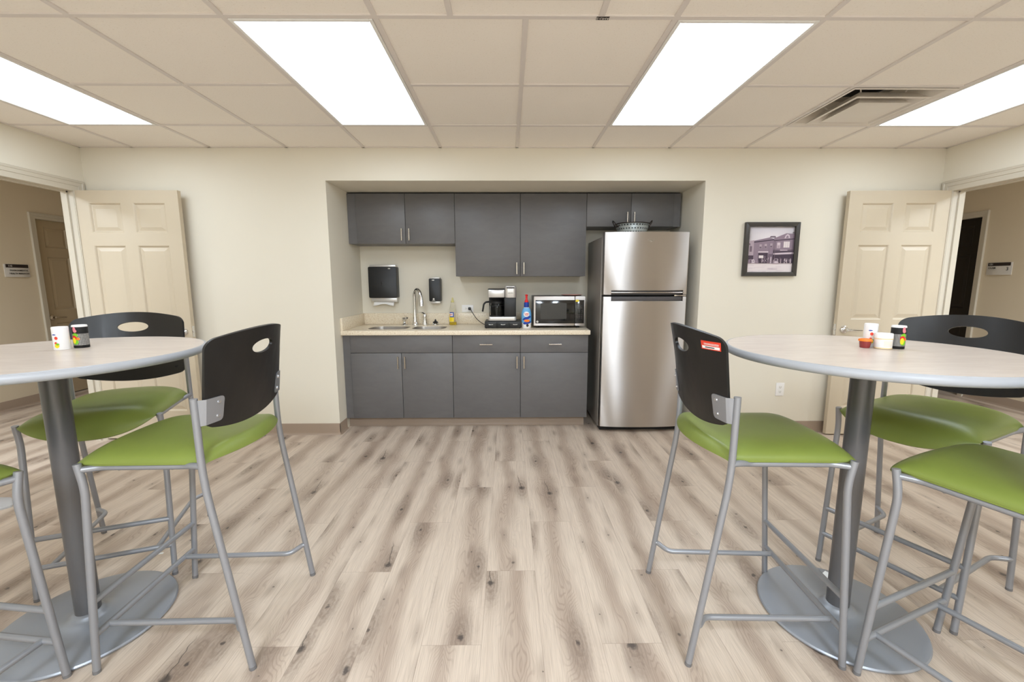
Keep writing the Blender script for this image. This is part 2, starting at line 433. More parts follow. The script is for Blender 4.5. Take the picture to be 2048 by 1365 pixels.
M['boltdark'] = mat('dark_bolt', (54, 54, 56), .35, metal=.7)
M['paper'] = mat('white_paper', (238, 237, 234), .8)
M['ceramic'] = mat('white_card', (240, 238, 236), .35)
M['ink'] = mat('dark_brown_ink', (46, 36, 33), .5)
M['signface'] = mat('sign_silver_face', (206, 200, 192), .4)
M['signtext'] = mat('sign_black_text', (30, 26, 25), .5)
M['signlight'] = mat('sign_pale_text', (222, 214, 206), .5)
M['red'] = mat('red_plastic', (222, 42, 44), .35)
M['redsticker'] = mat('red_sticker', (226, 70, 48), .45)
M['blue'] = mat('blue_print', (28, 62, 158), .4)
M['lblue'] = mat('sky_blue_print', (108, 176, 226), .4)
M['yellow'] = mat('yellow_print', (240, 212, 40), .4)
M['yellowliq'] = mat('yellow_soap', (236, 212, 70), .12, trans=.85, ior=1.34)
M['clear'] = mat('clear_plastic', (252, 251, 244), .05, trans=1.0, ior=1.15)
M['glass'] = mat('carafe_glass', (235, 235, 235), .03, trans=1.0, ior=1.2)
M['orange'] = mat('orange_lid', (244, 128, 40), .35)
M['sauce'] = mat('dark_red_sauce', (140, 52, 52), .2)
M['cream'] = mat('cream_band', (232, 210, 168), .5)
M['pgreen'] = mat('green_print', (120, 190, 40), .45)
M['pink'] = mat('pink_print', (226, 130, 140), .45)
M['pinkplate'] = mat('pink_melamine', (226, 176, 164), .35)
M['weave'] = patterned('black_weave_label', (20, 19, 19), (206, 202, 196), 36, 14)
M['galv'] = slotted_galvanised()
M['bronze'] = mat('dark_bronze', (62, 52, 46), .4, metal=.7)
M['frame'] = mat('black_picture_frame', (62, 58, 54), .35)
M['vent'] = mat('vent_enamel', (226, 218, 208), .35)
M['duct'] = mat('duct_metal', (214, 206, 194), .35, metal=.2)
M['dark'] = mat('duct_neck_liner', (70, 68, 64), .6)
for k, c in (('p0', (232, 222, 224)), ('p1', (176, 158, 168)), ('p2', (142, 124, 138)), ('p3', (110, 94, 108)), ('p4', (70, 56, 72)), ('p5', (206, 190, 198)), ('p6', (226, 214, 214))):
    M[k] = mat('sepia_print_'+k, c, .3)

# ------------------------------------------------------------------ dimensions (metres)
XL, XR = -3.385, 3.545            # side walls
HL, HR = -5.19, 5.22              # far walls of the halls
H = 2.375                         # grid height
AX0, AX1, AD, AZ = -1.462, 1.607, .735, 2.125   # kitchen alcove
YB = -5.6                         # wall behind the viewpoint
G0, TL = .077, .6096

# ------------------------------------------------------------------ room shell
m = MB(); m.box(HL-.4, HR+.4, YB-.2, 3.2, -.05, 0)
struct(m.build('floor', M['floor']), 'grey oak plank floor running toward the kitchen alcove', 'floor')
VX0, VX1, VY0, VY1 = G0+TL*3+.013, G0+TL*4-.013, -.4892-TL+.013, -.4892-.013
m = MB(); m.box(HL-.4, VX0, YB-.2, 3.2, H+.006, H+.08); m.box(VX1, HR+.4, YB-.2, 3.2, H+.006, H+.08)
m.box(VX0, VX1, YB-.2, VY0, H+.006, H+.08); m.box(VX0, VX1, VY1, 3.2, H+.006, H+.08); m.box(VX0-.1, VX1+.1, VY0-.1, VY1+.1, H+.26, H+.3)
ceil = struct(m.build('ceiling', M['ceil']), 'tan-lit tiled drop ceiling', 'ceiling')
m = MB()
rows = [-.4892-TL*j for j in range(9)]
xs = [G0+TL*i for i in range(-5, 6)]
for i, x in enumerate(xs):
    if i == 5:
        m.box(x-.012, x+.012, rows[2], 0, H, H+.008, .0012, 1)
    else: m.box(x-.012, x+.012, YB, 0, H, H+.008, .0012, 1)
for x in (G0-TL/2, G0+TL/2): m.box(x-.012, x+.012, YB, rows[2], H, H+.008, .0012, 1)
FIX = (-5, -2, 1, 4)
for j, yy in enumerate(rows):
    if j == 1:
        e_ = [XL]
        for ci in FIX: e_ += [G0+TL*ci+.010, G0+TL*(ci+1)-.010]
        e_.append(XR)
        for a, b in zip(e_[::2], e_[1::2]): m.box(a, b, yy-.012, yy+.012, H+.0004, H+.008, .0012, 1)
    else: m.box(XL, XR, yy-.012, yy+.012, H+.0004, H+.008, .0012, 1)
m.box(G0-TL/2, G0+TL/2, -1.865, -1.817, H-.0004, H+.008, .001, 1)
m.box(XL, XR, -.016, 0, H, H+.008); m.box(XL, XL+.016, YB, 0, H, H+.008); m.box(XR-.016, XR, YB, 0, H, H+.008)
m.build('ceiling_grid', M['grid'], ceil)

m = MB()
m.box(XL-.1, AX0, 0, .1, 0, H+.02); m.box(AX1, XR+.1, 0, .1, 0, H+.02); m.box(AX0, AX1, 0, .1, AZ, H+.02)
m.box(AX0-.1, AX0, .1, AD+.1, 0, AZ); m.box(AX1, AX1+.1, .1, AD+.1, 0, AZ)
m.box(AX0, AX1, AD, AD+.1, 0, AZ); m.box(AX0-.1, AX1+.1, .1, AD+.1, AZ, AZ+.1)
struct(m.build('wall_back', M['wall']), 'cream back wall with the kitchen alcove', 'wall')
OY0, OY1, OZ = -.105, -.925, 2.025
for nm, xa, xb in (('wall_left', XL-.09, XL), ('wall_right', XR, XR+.09)):
    m = MB(); m.box(xa, xb, OY0, 0, 0, H+.02); m.box(xa, xb, OY1, OY0, OZ, H+.02); m.box(xa, xb, YB, OY1, 0, H+.02); m.box(xa, xb, .1, 3.1, 0, H+.02)
    struct(m.build(nm, M['wall']), 'cream side wall with an open doorway, '+('left' if 'left' in nm else 'right')+' side', 'wall')
m = MB(); m.box(XL-.1, XR+.1, YB-.1, YB, 0, H+.02); struct(m.build('wall_front', M['wall']))
DY0, DY1, DZ = 1.285, 2.10, 2.013
for nm, xa, xb in (('wall_hall_left', HL-.12, HL), ('wall_hall_right', HR, HR+.12)):
    y0 = DY0 if 'left' in nm else 1.187
    m = MB(); m.box(xa, xb, YB, y0, 0, H+.02); m.box(xa, xb, y0, y0+.815, DZ, H+.02); m.box(xa, xb, y0+.815, 3.1, 0, H+.02)
    struct(m.build(nm, M['hallwall']), 'dim tan corridor wall seen through the '+('left' if 'left' in nm else 'right')+' doorway', 'wall')
m = MB(); m.box(HL-.12, XL, 3.1, 3.2, 0, H+.02); m.box(XR, HR+.12, 3.1, 3.2, 0, H+.02); m.box(HL-.12, XL, YB-.1, YB, 0, H+.02); m.box(XR, HR+.12, YB-.1, YB, 0, H+.02)
struct(m.build('wall_hall_ends', M['hallwall']))

# vinyl cove base
def cove(mb, p0, p1, n, h=.1):
    """p0->p1 along the wall, n = outward normal (2D)"""
    prof = [(0, h), (.003, h-.001), (.004, h-.004), (.004, .022), (.007, .010), (.014, .003), (.016, 0), (0, 0)]
    rows_ = []
    for p in (p0, p1): rows_.append([Vector((p[0]+n[0]*d, p[1]+n[1]*d, z)) for d, z in prof])
    mb.grid(rows_, closed_v=True, cap0=True, cap1=True)
m = MB(); cove(m, (XL, 0), (AX0+.004, 0), (0, -1)); cove(m, (AX0, -.004), (AX0, .16), (1, 0))
cove(m, (AX1-.004, 0), (XR, 0), (0, -1)); cove(m, (AX1, -.004), (AX1, AD), (-1, 0))
struct(m.build('baseboard_back', M['base']), 'taupe vinyl baseboard along the back wall and alcove sides', 'baseboard')
for nm, xw, n in (('baseboard_left', XL, 1), ('baseboard_right', XR, -1)):
    m = MB(); cove(m, (xw, OY1-.09), (xw, YB), (n, 0)); struct(m.build(nm, M['base']))
for nm, xw, n, yd in (('baseboard_hall_left', HL, 1, DY0), ('baseboard_hall_right', HR, -1, 1.187)):
    m = MB(); cove(m, (xw, YB), (xw, yd-.055), (n, 0)); cove(m, (xw, yd+.87), (xw, 3.1), (n, 0))
    struct(m.build(nm, M['base']))

# door casings
def casing(name, xw, n, y0, y1, z, w=.065, depth=.0, jamb=.09, label=None):
    """casing on wall plane xw, outward normal n (+1/-1), opening y0>y1"""
    m = MB()
    prof = [(.0, .0), (.0, .010), (.10, .012), (.44, .012), (.47, .017), (.76, .017), (.80, .021), (.97, .021), (1.0, .017), (1.0, 0)]
    m.grid([[Vector((xw+n*t_, y0+w*f_, 0)) for f_, t_ in prof], [Vector((xw+n*t_, y0+w*f_, z+w*f_)) for f_, t_ in prof],
            [Vector((xw+n*t_, y1-w*f_, z+w*f_)) for f_, t_ in prof], [Vector((xw+n*t_, y1-w*f_, 0)) for f_, t_ in prof]])
    # jamb lining
    xa, xb = sorted((xw+n*.004, xw-n*(jamb+.004)))
    m.box(xa, xb, y0-.002, y0+.012, 0, z+.012); m.box(xa, xb, y1-.012, y1+.002, 0, z+.012); m.box(xa, xb, y1, y0, z-.002, z+.012)
    # stop
    xc = xw-n*jamb*.62
    m.box(xc-.018, xc+.018, y0-.013, y0, 0, z); m.box(xc-.018, xc+.018, y1, y1+.013, 0, z); m.box(xc-.018, xc+.018, y1, y0, z-.013, z)
    return struct(m.build(name, M['trim']), label, 'door frame')
casing('trim_1', XL, 1, OY0, OY1, OZ, w=.085, label='cream frame of the left doorway')
casing('trim_2', XR, -1, OY0, OY1, OZ, w=.085, label='cream frame of the right doorway')
casing('trim_3', HL, 1, DY0+.815, DY0, DZ, w=.062, jamb=.11, label='frame of the closed tan door in the left corridor')
casing('trim_4', HR, -1, 1.187+.815, 1.187, DZ, w=.062, jamb=.11, label='frame of the shade-painted door in the right corridor')

# six panel doors, built in a local frame: x along width from hinge, y thickness, z up
def six_panel(name, mt, M4, hw_mat, label, lever=True, backlever=True, w=.806, h=2.018, t=.036):
    def P(x, y, z): return M4 @ Vector((x, y, z))
    m = MB(); cols = ((.107, .356), (.450, .700)); rws = ((.236, .840), (.988, 1.595), (1.692, 1.923))
    def b(x0, x1, z0, z1): m.box(x0, x1, 0, t, z0, z1, M=M4)
    b(0, cols[0][0], 0, h); b(cols[0][1], cols[1][0], 0, h); b(cols[1][1], w, 0, h)
    for c0, c1 in cols:
        zs = [0]+[z for r_ in rws for z in r_]+[h]
        for k in range(0, 8, 2): b(c0, c1, zs[k], zs[k+1])
        for z0, z1 in rws:
            for side in (0, 1):
                rings = []
                for ins, dp in ((0, 0), (.006, .003), (.012, .011), (.020, .011), (.045, .004), (.0452, .004)):
                    y = dp if side == 0 else t-dp
                    rings.append([P(c0+ins, y, z0+ins), P(c1-ins, y, z0+ins), P(c1-ins, y, z1-ins), P(c0+ins, y, z1-ins)])
                m.grid(rings, closed_v=True, cap1=True)
    d = struct(m.build(name, mt, origin=M4 @ Vector((0, 0, 0)), sharp=12), label, 'door')
    for side in (0, 1):
        if side == 1 and not backlever: continue
        y = 0 if side == 0 else t; s = -1 if side == 0 else 1
        m = MB(); xk, zk = w-.062, .905
        t_ = MB()
        prof = [(0, .0), (.032, .0), (.033, .004), (.030, .010), (.018, .016), (.013, .02), (.012, .045), (0, .047)]
        rowsP = []
        for k in range(24):
            a = 2*math.pi*k/24
            rowsP.append([P(xk+r_*math.cos(a), y+s*dd, zk+r_*math.sin(a)) for r_, dd in prof])
        m.grid(rowsP, closed_u=True)
        m.tube([P(xk, y+s*.042, zk), P(xk-.03, y+s*.048, zk), P(xk-.115, y+s*.046, zk-.004)], .0105, 10, fillet=.02, r_end=.008)
        m.build('door_handle', hw_mat, d)
    m = MB(); m.box(w-.001, w+.0012, .006, t-.006, .86, .95, M=M4); m.box(w, w+.009, t*.3, t*.7, .895, .915, .002, M=M4)
    m.build('latch_plate', hw_mat, d)
    return d
six_panel('door_1', M['door'], T(XL-.002, -.10, .012), M['chrome'], 'cream six-panel door swung open against the left of the back wall')
six_panel('door_2', M['door'], T(XR-.004, -.064, .012) @ Matrix.Rotation(R(180-1.2), 4, 'Z') @ T(0, 0, 0), M['chrome'], 'cream six-panel door swung open against the right of the back wall')
six_panel('door_3', M['halldoor'], T(HL-.035, DY0+.811, .014) @ Matrix.Rotation(R(-90), 4, 'Z') @ Matrix.Identity(4) if False else Matrix(((0, -1, 0, HL-.035), (-1, 0, 0, DY0+.811), (0, 0, 1, .012), (0, 0, 0, 1))), M['nickel'], 'tan six-panel door closed in the left corridor', backlever=False)
six_panel('door_4', M['shadedoor'], Matrix(((0, 1, 0, HR+.035), (1, 0, 0, 1.19), (0, 0, 1, .012), (0, 0, 0, 1))), M['chrome'], 'six-panel door in the right corridor, shade of an unlit room painted on', backlever=False)

# ------------------------------------------------------------------ ceiling fixtures
def ceiling_light(ci, label):
    x, y0, y1 = G0+TL*(ci+.5), rows[0], rows[2]
    yc = (y0+y1)/2; hx, hy = TL/2-.013, (y0-y1)/2-.013
    t = thing('ceiling_light', label, 'ceiling light', (x, yc, H), 'lit ceiling panels')
    m = MB(); w = .016
    for (a, b, c, d) in ((x-hx, x-hx+w, yc-hy, yc+hy), (x+hx-w, x+hx, yc-hy, yc+hy), (x-hx+w, x+hx-w, yc-hy, yc-hy+w), (x-hx+w, x+hx-w, yc+hy-w, yc+hy)):
        m.box(a, b, c, d, H-.003, H+.008, .0015, 1)
    m.build('fixture_frame', M['white'], t)
    m = MB(); m.box(x-hx+w, x+hx-w, yc-hy+w, yc+hy-w, H+.001, H+.005)
    m.build('diffuser', M['lens'], t)
ceiling_light(-5, 'lit rectangular ceiling panel at the far left, over the left doorway')
ceiling_light(-2, 'lit rectangular ceiling panel left of centre, over the sink side')
ceiling_light(1, 'lit rectangular ceiling panel right of centre, in front of the refrigerator')
ceiling_light(4, 'lit rectangular ceiling panel at the far right, beside the air vent')
def area(x, y, sx, sy, power, col=(.79, .915, 1.06)):
    l = bpy.data.lights.new('ceiling_panel_lamp', 'AREA'); l.shape = 'RECTANGLE'; l.size = sx; l.size_y = sy
    l.energy = power; l.color = col
    o = bpy.data.objects.new('ceiling_panel_lamp', l); o.location = (x, y, H-.004); COL.objects.link(o)
for ci in (-2, 1): area(G0+TL*(ci+.5), -4.6, .55, 1.17, 122)
for x in ((HL+XL)/2, (HR+XR)/2): area(x, -1.9, .55, 1.17, 98)

# air vent, three nested tiers
vx0, vx1, vy0, vy1 = VX0, VX1, VY0, VY1
t = thing('ceiling_vent', 'square white stepped air vent in the ceiling beside the far right light', 'vent', ((vx0+vx1)/2, (vy0+vy1)/2, H))
vc = Vector(((vx0+vx1)/2, (vy0+vy1)/2)); hv = (vx1-vx0)/2
def sq_rings(spec):
    return [[Vector((vc.x+sx*r_, vc.y+sy*r_, z)) for sx, sy in ((-1, -1), (1, -1), (1, 1), (-1, 1))] for r_, z in spec]
m = MB(); m.grid(sq_rings([(hv, H-.001), (hv-.012, H-.004), (hv-.022, H+.002), (hv-.03, H+.006)]), closed_v=True); m.build('vent_frame', M['vent'], t)
m = MB(); m.grid(sq_rings([(hv-.03, H+.006), (hv-.14, H+.10), (.15, H+.13)]), closed_v=True); m.build('vent_cone', M['duct'], t)
m = MB(); m.lathe([(.152, H+.128), (.15, H+.20), (0, H+.20)], (vc.x, vc.y, 0), 32); m.build('vent_neck', M['dark'], t)
m = MB(); m.grid(sq_rings([(hv-.075, H-.016), (hv-.09, H-.018), (hv-.135, H+.028), (hv-.13, H+.03), (hv-.083, H-.010)]), closed_v=True, closed_u=True); m.build('vent_blade', M['vent'], t)
m = MB(); m.grid(sq_rings([(.155, H-.024), (.15, H-.022), (.07, H-.020), (.0005, H-.020)]), closed_v=True); m.grid(sq_rings([(.155, H-.024), (.115, H+.022), (.0005, H+.022)]), closed_v=True); m.build('vent_plate', M['vent'], t)
for sx, sy in ((-1, -1), (1, -1), (1, 1), (-1, 1)):
    m = MB(); m.tube([(vc.x+sx*.11, vc.y+sy*.11, H+.012), (vc.x+sx*.165, vc.y+sy*.165, H+.098)], .004, 8)
    m.build('vent_bracket', M['vent'], t)

# tag on the ceiling grid
t = MB(); t.box(.362, .414, rows[2]-.010, rows[2]+.010, H-.0016, H-.0002)
t = tag(t.build('ceiling_tag', M['ink']), 'small dark label strip with pale lettering on the ceiling grid', 'label')
text('AHU-2', .018, M['signlight'], t, T(.388, rows[2], H-.0018) @ Matrix(((-1, 0, 0, 0), (0, 1, 0, 0), (0, 0, -1, 0), (0, 0, 0, 1))) , 'CENTER')

# ------------------------------------------------------------------ kitchen cabinets
def pull(m, x, y, z0, z1):
    m.tube([(x, y, z0+.008), (x, y-.028, z0+.008)], .0045, 10); m.tube([(x, y, z1-.008), (x, y-.028, z1-.008)], .0045, 10)
    m.tube([(x, y-.028, z0), (x, y-.028, z1)], .0055, 10)
def hpull(m, x0, x1, y, z):
    for x in (x0+.01, x1-.01): m.tube([(x, y, z), (x, y-.028, z)], .0045, 10)
    m.tube([(x0, y-.028, z), (x1, y-.028, z)], .0055, 10)
G = .0018
def panel(parent, name, x0, x1, z0, z1, yf, th=.019, hx=None, hz=None, hhor=None):
    m = MB(); m.box(x0+G, x1-G, yf, yf+th, z0+G, z1-G, .0012, 2)
    p = m.build(name, M['cab'], parent)
    if hx is not None:
        m = MB(); pull(m, hx, yf, *hz); m.build('pull_handle', M['nickel'], p)
    if hhor is not None:
        m = MB(); hpull(m, hhor[0], hhor[1], yf, hhor[2]); m.build('pull_handle', M['nickel'], p)
    return p
def base_unit(label, x0, x1, fx0=None):
    t = thing('base_cabinet', label, 'cabinet', ((x0+x1)/2, .45, 0), 'lower kitchen cabinets')
    m = MB(); m.box(x0+.0005, x1-.0005, .176, .72, .09, .852); m.build('cabinet_body', M['gap'], t)
    m = MB(); m.box(x0+.0005, min(x1, .70), .232, .30, 0, .09); cove(m, (x0+.0005, .232), (min(x1, .70), .232), (0, -1), .088)
    m.build('toe_kick', M['base'], t)
    return t
t = base_unit('grey sink base cabinet with two doors, at the left end under the sink', AX0+.001, -.492)
m = MB(); m.box(AX0+.002, -1.395-.002, .165, .18, .092, .852); m.build('filler_strip', M['cab'], t)
panel(t, 'false_front', -1.395, -.492, .691, .852, .155)
panel(t, 'cabinet_door', -1.395, -.945, .092, .691, .155, hx=-.974, hz=(.553, .662))
panel(t, 'cabinet_door', -.945, -.492, .092, .691, .155, hx=-.912, hz=(.553, .662))
t = base_unit('grey lower cabinet with one drawer and one door, in the middle', -.492, .111)
panel(t, 'drawer_front', -.492, .111, .691, .852, .155, hhor=(-.247, -.137, .768))
panel(t, 'cabinet_door', -.492, .111, .092, .691, .155, hx=.080, hz=(.553, .662))
t = base_unit('grey lower cabinet with one drawer and one door, next to the refrigerator', .111, .714)
panel(t, 'drawer_front', .111, .714, .691, .852, .155, hhor=(.362, .473, .768))
panel(t, 'cabinet_door', .111, .714, .092, .691, .155, hx=.142, hz=(.553, .662))
m = MB(); m.box(.702, .7135, .175, .72, .09, .852); m.build('end_panel', M['cab'], t)

def wall_unit(label, x0, x1, z0, z1):
    t = thing('wall_cabinet', label, 'cabinet', ((x0+x1)/2, .58, z0), 'upper kitchen cabinets')
    m = MB(); m.box(x0+.0005, x1-.0005, .456, .733, z0+.002, z1); m.build('cabinet_body', M['cab'], t)
    m = MB(); m.box(x0+.001, x1-.001, .4553, .4562, z0+.004, z1-.002); m.build('shadow_gap_backing', M['gap'], t)
    return t
ZT = 2.111
t = wall_unit('grey short upper cabinet with two doors, above the sink', AX0+.001, -.483, 1.663, ZT)
m = MB(); m.box(AX0+.002, -1.385, .446, .4565, 1.664, ZT); m.build('filler_strip', M['cab'], t)
panel(t, 'cabinet_door', -1.383, -.935, 1.663, ZT, .435, hx=-.968, hz=(1.691, 1.798))
panel(t, 'cabinet_door', -.935, -.483, 1.663, ZT, .435, hx=-.900, hz=(1.691, 1.798))
t = wall_unit('grey tall upper cabinet with two doors, above the coffee maker', -.483, .725, 1.364, ZT)
panel(t, 'cabinet_door', -.483, .118, 1.364, ZT, .435, hx=.085, hz=(1.386, 1.492))
panel(t, 'cabinet_door', .118, .725, 1.364, ZT, .435, hx=.151, hz=(1.386, 1.492))
t = wall_unit('grey shallow upper cabinet with two doors, above the refrigerator', .725, 1.590, 1.815, ZT)
m = MB(); m.box(1.527, 1.589, .446, .4565, 1.816, ZT); m.build('filler_strip', M['cab'], t)
panel(t, 'cabinet_door', .725, 1.132, 1.815, ZT, .435, hx=1.095, hz=(1.836, 1.943))
panel(t, 'cabinet_door', 1.132, 1.525, 1.815, ZT, .435, hx=1.159, hz=(1.836, 1.943))
m = MB(); m.box(AX0+.001, 1.588, .47, .733, ZT+.001, AZ-.001)
struct(m.build('soffit_shadow_strip', M['gap']), 'added dark strip painted as the shadow line between upper cabinets and alcove soffit', 'trim')  # added strip, its dark colour paints the shadow line under the soffit

# worktop with sink cut-outs
CZ = .893
SK = ((-1.285, -.922, .250, .535), (-.884, -.575, .250, .535))
t = thing('worktop', 'beige speckled worktop with backsplash over the lower cabinets', 'worktop', (-.37, .43, .853))
m = MB()
bx = [AX0+.001, SK[0][0], SK[0][1], SK[1][0], SK[1][1], .725]
z0, z1 = .853, CZ
m.box(AX0+.001, .725, .125, SK[0][2], z0, z1, .004); m.box(AX0+.001, .725, SK[0][3], .733, z0, z1, .001)
for a, b in ((bx[0], bx[1]), (bx[2], bx[3]), (bx[4], bx[5])): m.box(a, b, SK[0][2]-.004, SK[0][3]+.002, z0, z1-.00005)
# rounded corners of the cut-outs
for x0, x1, y0, y1 in SK:
    for cx, cy, sx, sy in ((x0, y0, 1, 1), (x1, y0, -1, 1), (x0, y1, 1, -1), (x1, y1, -1, -1)):
        r_ = .085; poly = [(cx, cy)]
        for k in range(9):
            a = R(90*k/8); poly.append((cx+sx*(r_-r_*math.cos(a)), cy+sy*(r_-r_*math.sin(a))))
        m.prism(poly, z0, z1-.0001, 'xy')
m.build('worktop_slab', M['counter'], t)
m = MB(); m.box(AX0+.001, .725, .713, .734, CZ, 1.004, .003); m.build('backsplash', M['counter'], t)
m = MB(); m.box(AX0+.001, AX0+.021, .127, .713, CZ, 1.004, .003); m.build('side_splash', M['counter'], t)
t = thing('sink', 'double-bowl stainless sink set under the worktop', 'sink', (-.91, .39, .70))
for x0, x1, y0, y1 in SK:
    m = MB(); e = .006; zt = .8525
    rg = []
    for ins, z, rr in ((-.0005, CZ-.004, .085), (.0025, CZ-.004, .083), (.010, .72, .08), (.03, .70, .07), (.12, .697, .02)):
        rg.append([Vector((px, py, z)) for px, py in rrect(x0+ins, x1-ins, y0+ins, y1-ins, rr, 8)])
    m.grid(rg, closed_v=True, cap1=True)
    b = m.build('sink_bowl', M['sinksteel'], t)
    m = MB(); m.lathe([(0, .701), (.03, .701), (.042, .6985), (.044, .6975)], ((x0+x1)/2, (y0+y1)/2, 0), 24); m.build('drain', M['chrome'], b)

# taps
fxx, fyy = -.918, .635
t = thing('faucet', 'chrome high-arc pull-down faucet behind the sink', 'faucet', (fxx, fyy, CZ))
m = MB(); m.lathe([(0, CZ), (.031, CZ), (.031, CZ+.006), (.026, CZ+.02), (.020, CZ+.06), (.0155, CZ+.14), (.0145, CZ+.15)], (fxx, fyy, 0), 24); m.build('faucet_body', M['chrome'], t)
m = MB(); A = [(fxx, fyy, CZ+.13), (fxx, fyy, 1.16)]
for k in range(1, 13):
    a = math.pi*k/12*.92
    A.append((fxx+.041*(1-math.cos(a)), fyy-.050*(1-math.cos(a)), 1.16+.085*math.sin(a)))
m.tube(A, .0148, 16); e = Vector(A[-1])
m.build('spout', M['chrome'], t)
m = MB(); dv = Vector((.010, -.010, -.098)); m.tube([e, e+dv*.25, e+dv*.6, e+dv], .0175, 16, r_end=.022)
m.build('spray_head', M['chrome'], t)
t = thing('faucet_lever', 'chrome single lever tap handle right of the faucet', 'tap handle', (-.822, .64, CZ))
c = (-.822, .64, 0)
m = MB(); m.lathe([(0, CZ), (.027, CZ), (.027, CZ+.005), (.0215, CZ+.03), (.0195, CZ+.075), (.021, CZ+.085), (.014, CZ+.105), (0, CZ+.11)], c, 24); m.build('lever_base', M['chrome'], t)
m = MB(); m.tube([(-.815, .64, CZ+.100), (-.845, .625, CZ+.122), (-.868, .612, CZ+.118)], .010, 10, fillet=.02, r_end=.006); m.build('lever', M['chrome'], t)
t = thing('soap_pump', 'small chrome soap pump left of the faucet', 'soap pump', (-1.020, .62, CZ))
m = MB(); m.lathe([(0, CZ), (.030, CZ), (.030, CZ+.005), (.018, CZ+.014), (.011, CZ+.032), (.018, CZ+.050), (.023, CZ+.066), (.016, CZ+.076), (0, CZ+.077)], (-1.020, .62, 0), 20); m.build('pump_body', M['chrome'], t)
m = MB(); m.tube([(-1.020, .62, CZ+.070), (-.995, .59, CZ+.079), (-.980, .57, CZ+.074)], .0075, 10, fillet=.01); m.build('nozzle', M['chrome'], t)
t = thing('sink_stopper', 'dark-topped drain stopper standing on the worktop right of the tap handle', 'stopper', (-.716, .63, CZ))
m = MB(); m.lathe([(0, CZ), (.036, CZ), (.037, CZ+.006), (.032, CZ+.016), (.022, CZ+.024), (0, CZ+.025)], (-.716, .63, 0), 24); m.build('stopper_base', M['chrome'], t)
m = MB(); m.lathe([(.026, CZ+.022), (.027, CZ+.030), (.012, CZ+.038), (.007, CZ+.05), (.005, CZ+.056), (0, CZ+.057)], (-.716, .63, 0), 24); m.build('stopper_knob', M['boltdark'], t)

# dish soap bottle
bxx, byy = -.542, .62
t = thing('dish_soap_bottle', 'clear dish soap bottle with yellow liquid beside the sink', 'bottle', (bxx, byy, CZ))
m = MB(); m.lathe([(0, CZ), (.030, CZ), (.034, CZ+.006), (.034, CZ+.10), (.031, CZ+.15), (.022, CZ+.19), (.013, CZ+.215), (.012, CZ+.225)], (bxx, byy, 0), 28, sx=1.05, sy=.7); m.build('bottle_body', M['clear'], t)
m = MB(); m.lathe([(0, CZ+.002), (.030, CZ+.002), (.032, CZ+.008), (.032, CZ+.030), (0, CZ+.030)], (bxx, byy, 0), 28, sx=1.05, sy=.7); m.build('liquid', M['yellowliq'], t)
m = MB(); m.lathe([(.0125, CZ+.222), (.016, CZ+.226), (.016, CZ+.236), (.0135, CZ+.24), (.008, CZ+.25), (.007, CZ+.268), (0, CZ+.27)], (bxx, byy, 0), 20)
m.build('bottle_cap', mat('pale_yellow_cap', (240, 232, 170), .3, trans=.6, ior=1.1), t)
def wrap(m, c, r_, a0, a1, z0, z1, mi=0, sx=1, sy=1, n=10, skew=0.0):
    P = [[Vector((c[0]+r_*sx*math.cos(a), c[1]+r_*sy*math.sin(a), z0+(z1-z0)*j+skew*(i/n))) for j in (0, .5, 1)] for i, a in ((i, R(a0+(a1-a0)*i/n)) for i in range(n+1))]
    m.grid(P, mi=mi)
m = MB(); wrap(m, (bxx, byy), .0350, 205, 290, CZ+.035, CZ+.105, 0, 1.05, .7); wrap(m, (bxx, byy), .0354, 222, 290, CZ+.078, CZ+.128, 1, 1.05, .7); wrap(m, (bxx, byy), .0358, 224, 276, CZ+.088, CZ+.119, 2, 1.05, .7)
lb = m.build('bottle_label', [M['yellow'], M['blue'], M['ceramic']], t)
text('JOY', .0155, M['red'], lb, T(bxx-.0125, byy-.0262, CZ+.103) @ FRONT @ Matrix.Rotation(R(-6), 4, 'Y'), 'CENTER', .0006)

# wall dispensers
t = thing('paper_towel_dispenser', 'large black and grey paper towel dispenser on the wall above the sink', 'dispenser', (-1.22, .68, 1.12))
m = MB(); m.prism(rrect(-1.36, -1.085, 1.16, 1.462, .012), .632, .73, 'xz', .004); m.build('dispenser_cover', M['black'], t)
m = MB(); m.box(-1.350, -1.093, .645, .733, 1.456, 1.482, .006); m.build('dispenser_top', M['silver'], t)
m = MB(); m.prism([(-1.345, 1.165), (-1.092, 1.165), (-1.092, 1.118), (-1.340, 1.128)], .645, .733, 'xz', .004); m.build('dispenser_base', M['silver'], t)
m = MB(); m.prism(rrect(-1.238, -1.226, 1.29, 1.32, .005), .6305, .634, 'xz'); m.box(-1.240, -1.224, .6300, .633, 1.278, 1.282); m.build('key_slot', M['matblack'], t)
p = m = MB(); m.box(-1.165, -1.143, .6308, .633, 1.440, 1.449, .001); m.build('brand_plate', M['silver'], t)
m = MB(); P = []
for i in range(17):
    u = i/16; x = -1.325+.20*u; z = 1.082+.016*math.sin(u*math.pi)-.004*math.sin(u*9)
    P.append([Vector((x, .668+.01*math.cos(u*6), 1.135)), Vector((x, .662, 1.11)), Vector((x-.004, .652, z))])
m.grid(P); o = m.build('paper_towel', M['paper'])
md = o.modifiers.new('sol', 'SOLIDIFY'); md.thickness = .002
tag(o, 'white paper towel hanging out of the wall dispenser', 'paper towel')
t = thing('soap_dispenser', 'narrow black soap dispenser on the wall right of the faucet', 'dispenser', (-.715, .68, 1.10))
m = MB(); m.prism(rrect(-.772, -.660, 1.125, 1.348, .010), .632, .73, 'xz', .004); m.build('dispenser_cover', M['black'], t)
m = MB(); m.box(-.765, -.667, .640, .733, 1.344, 1.358, .004); m.build('dispenser_top', M['silver'], t)
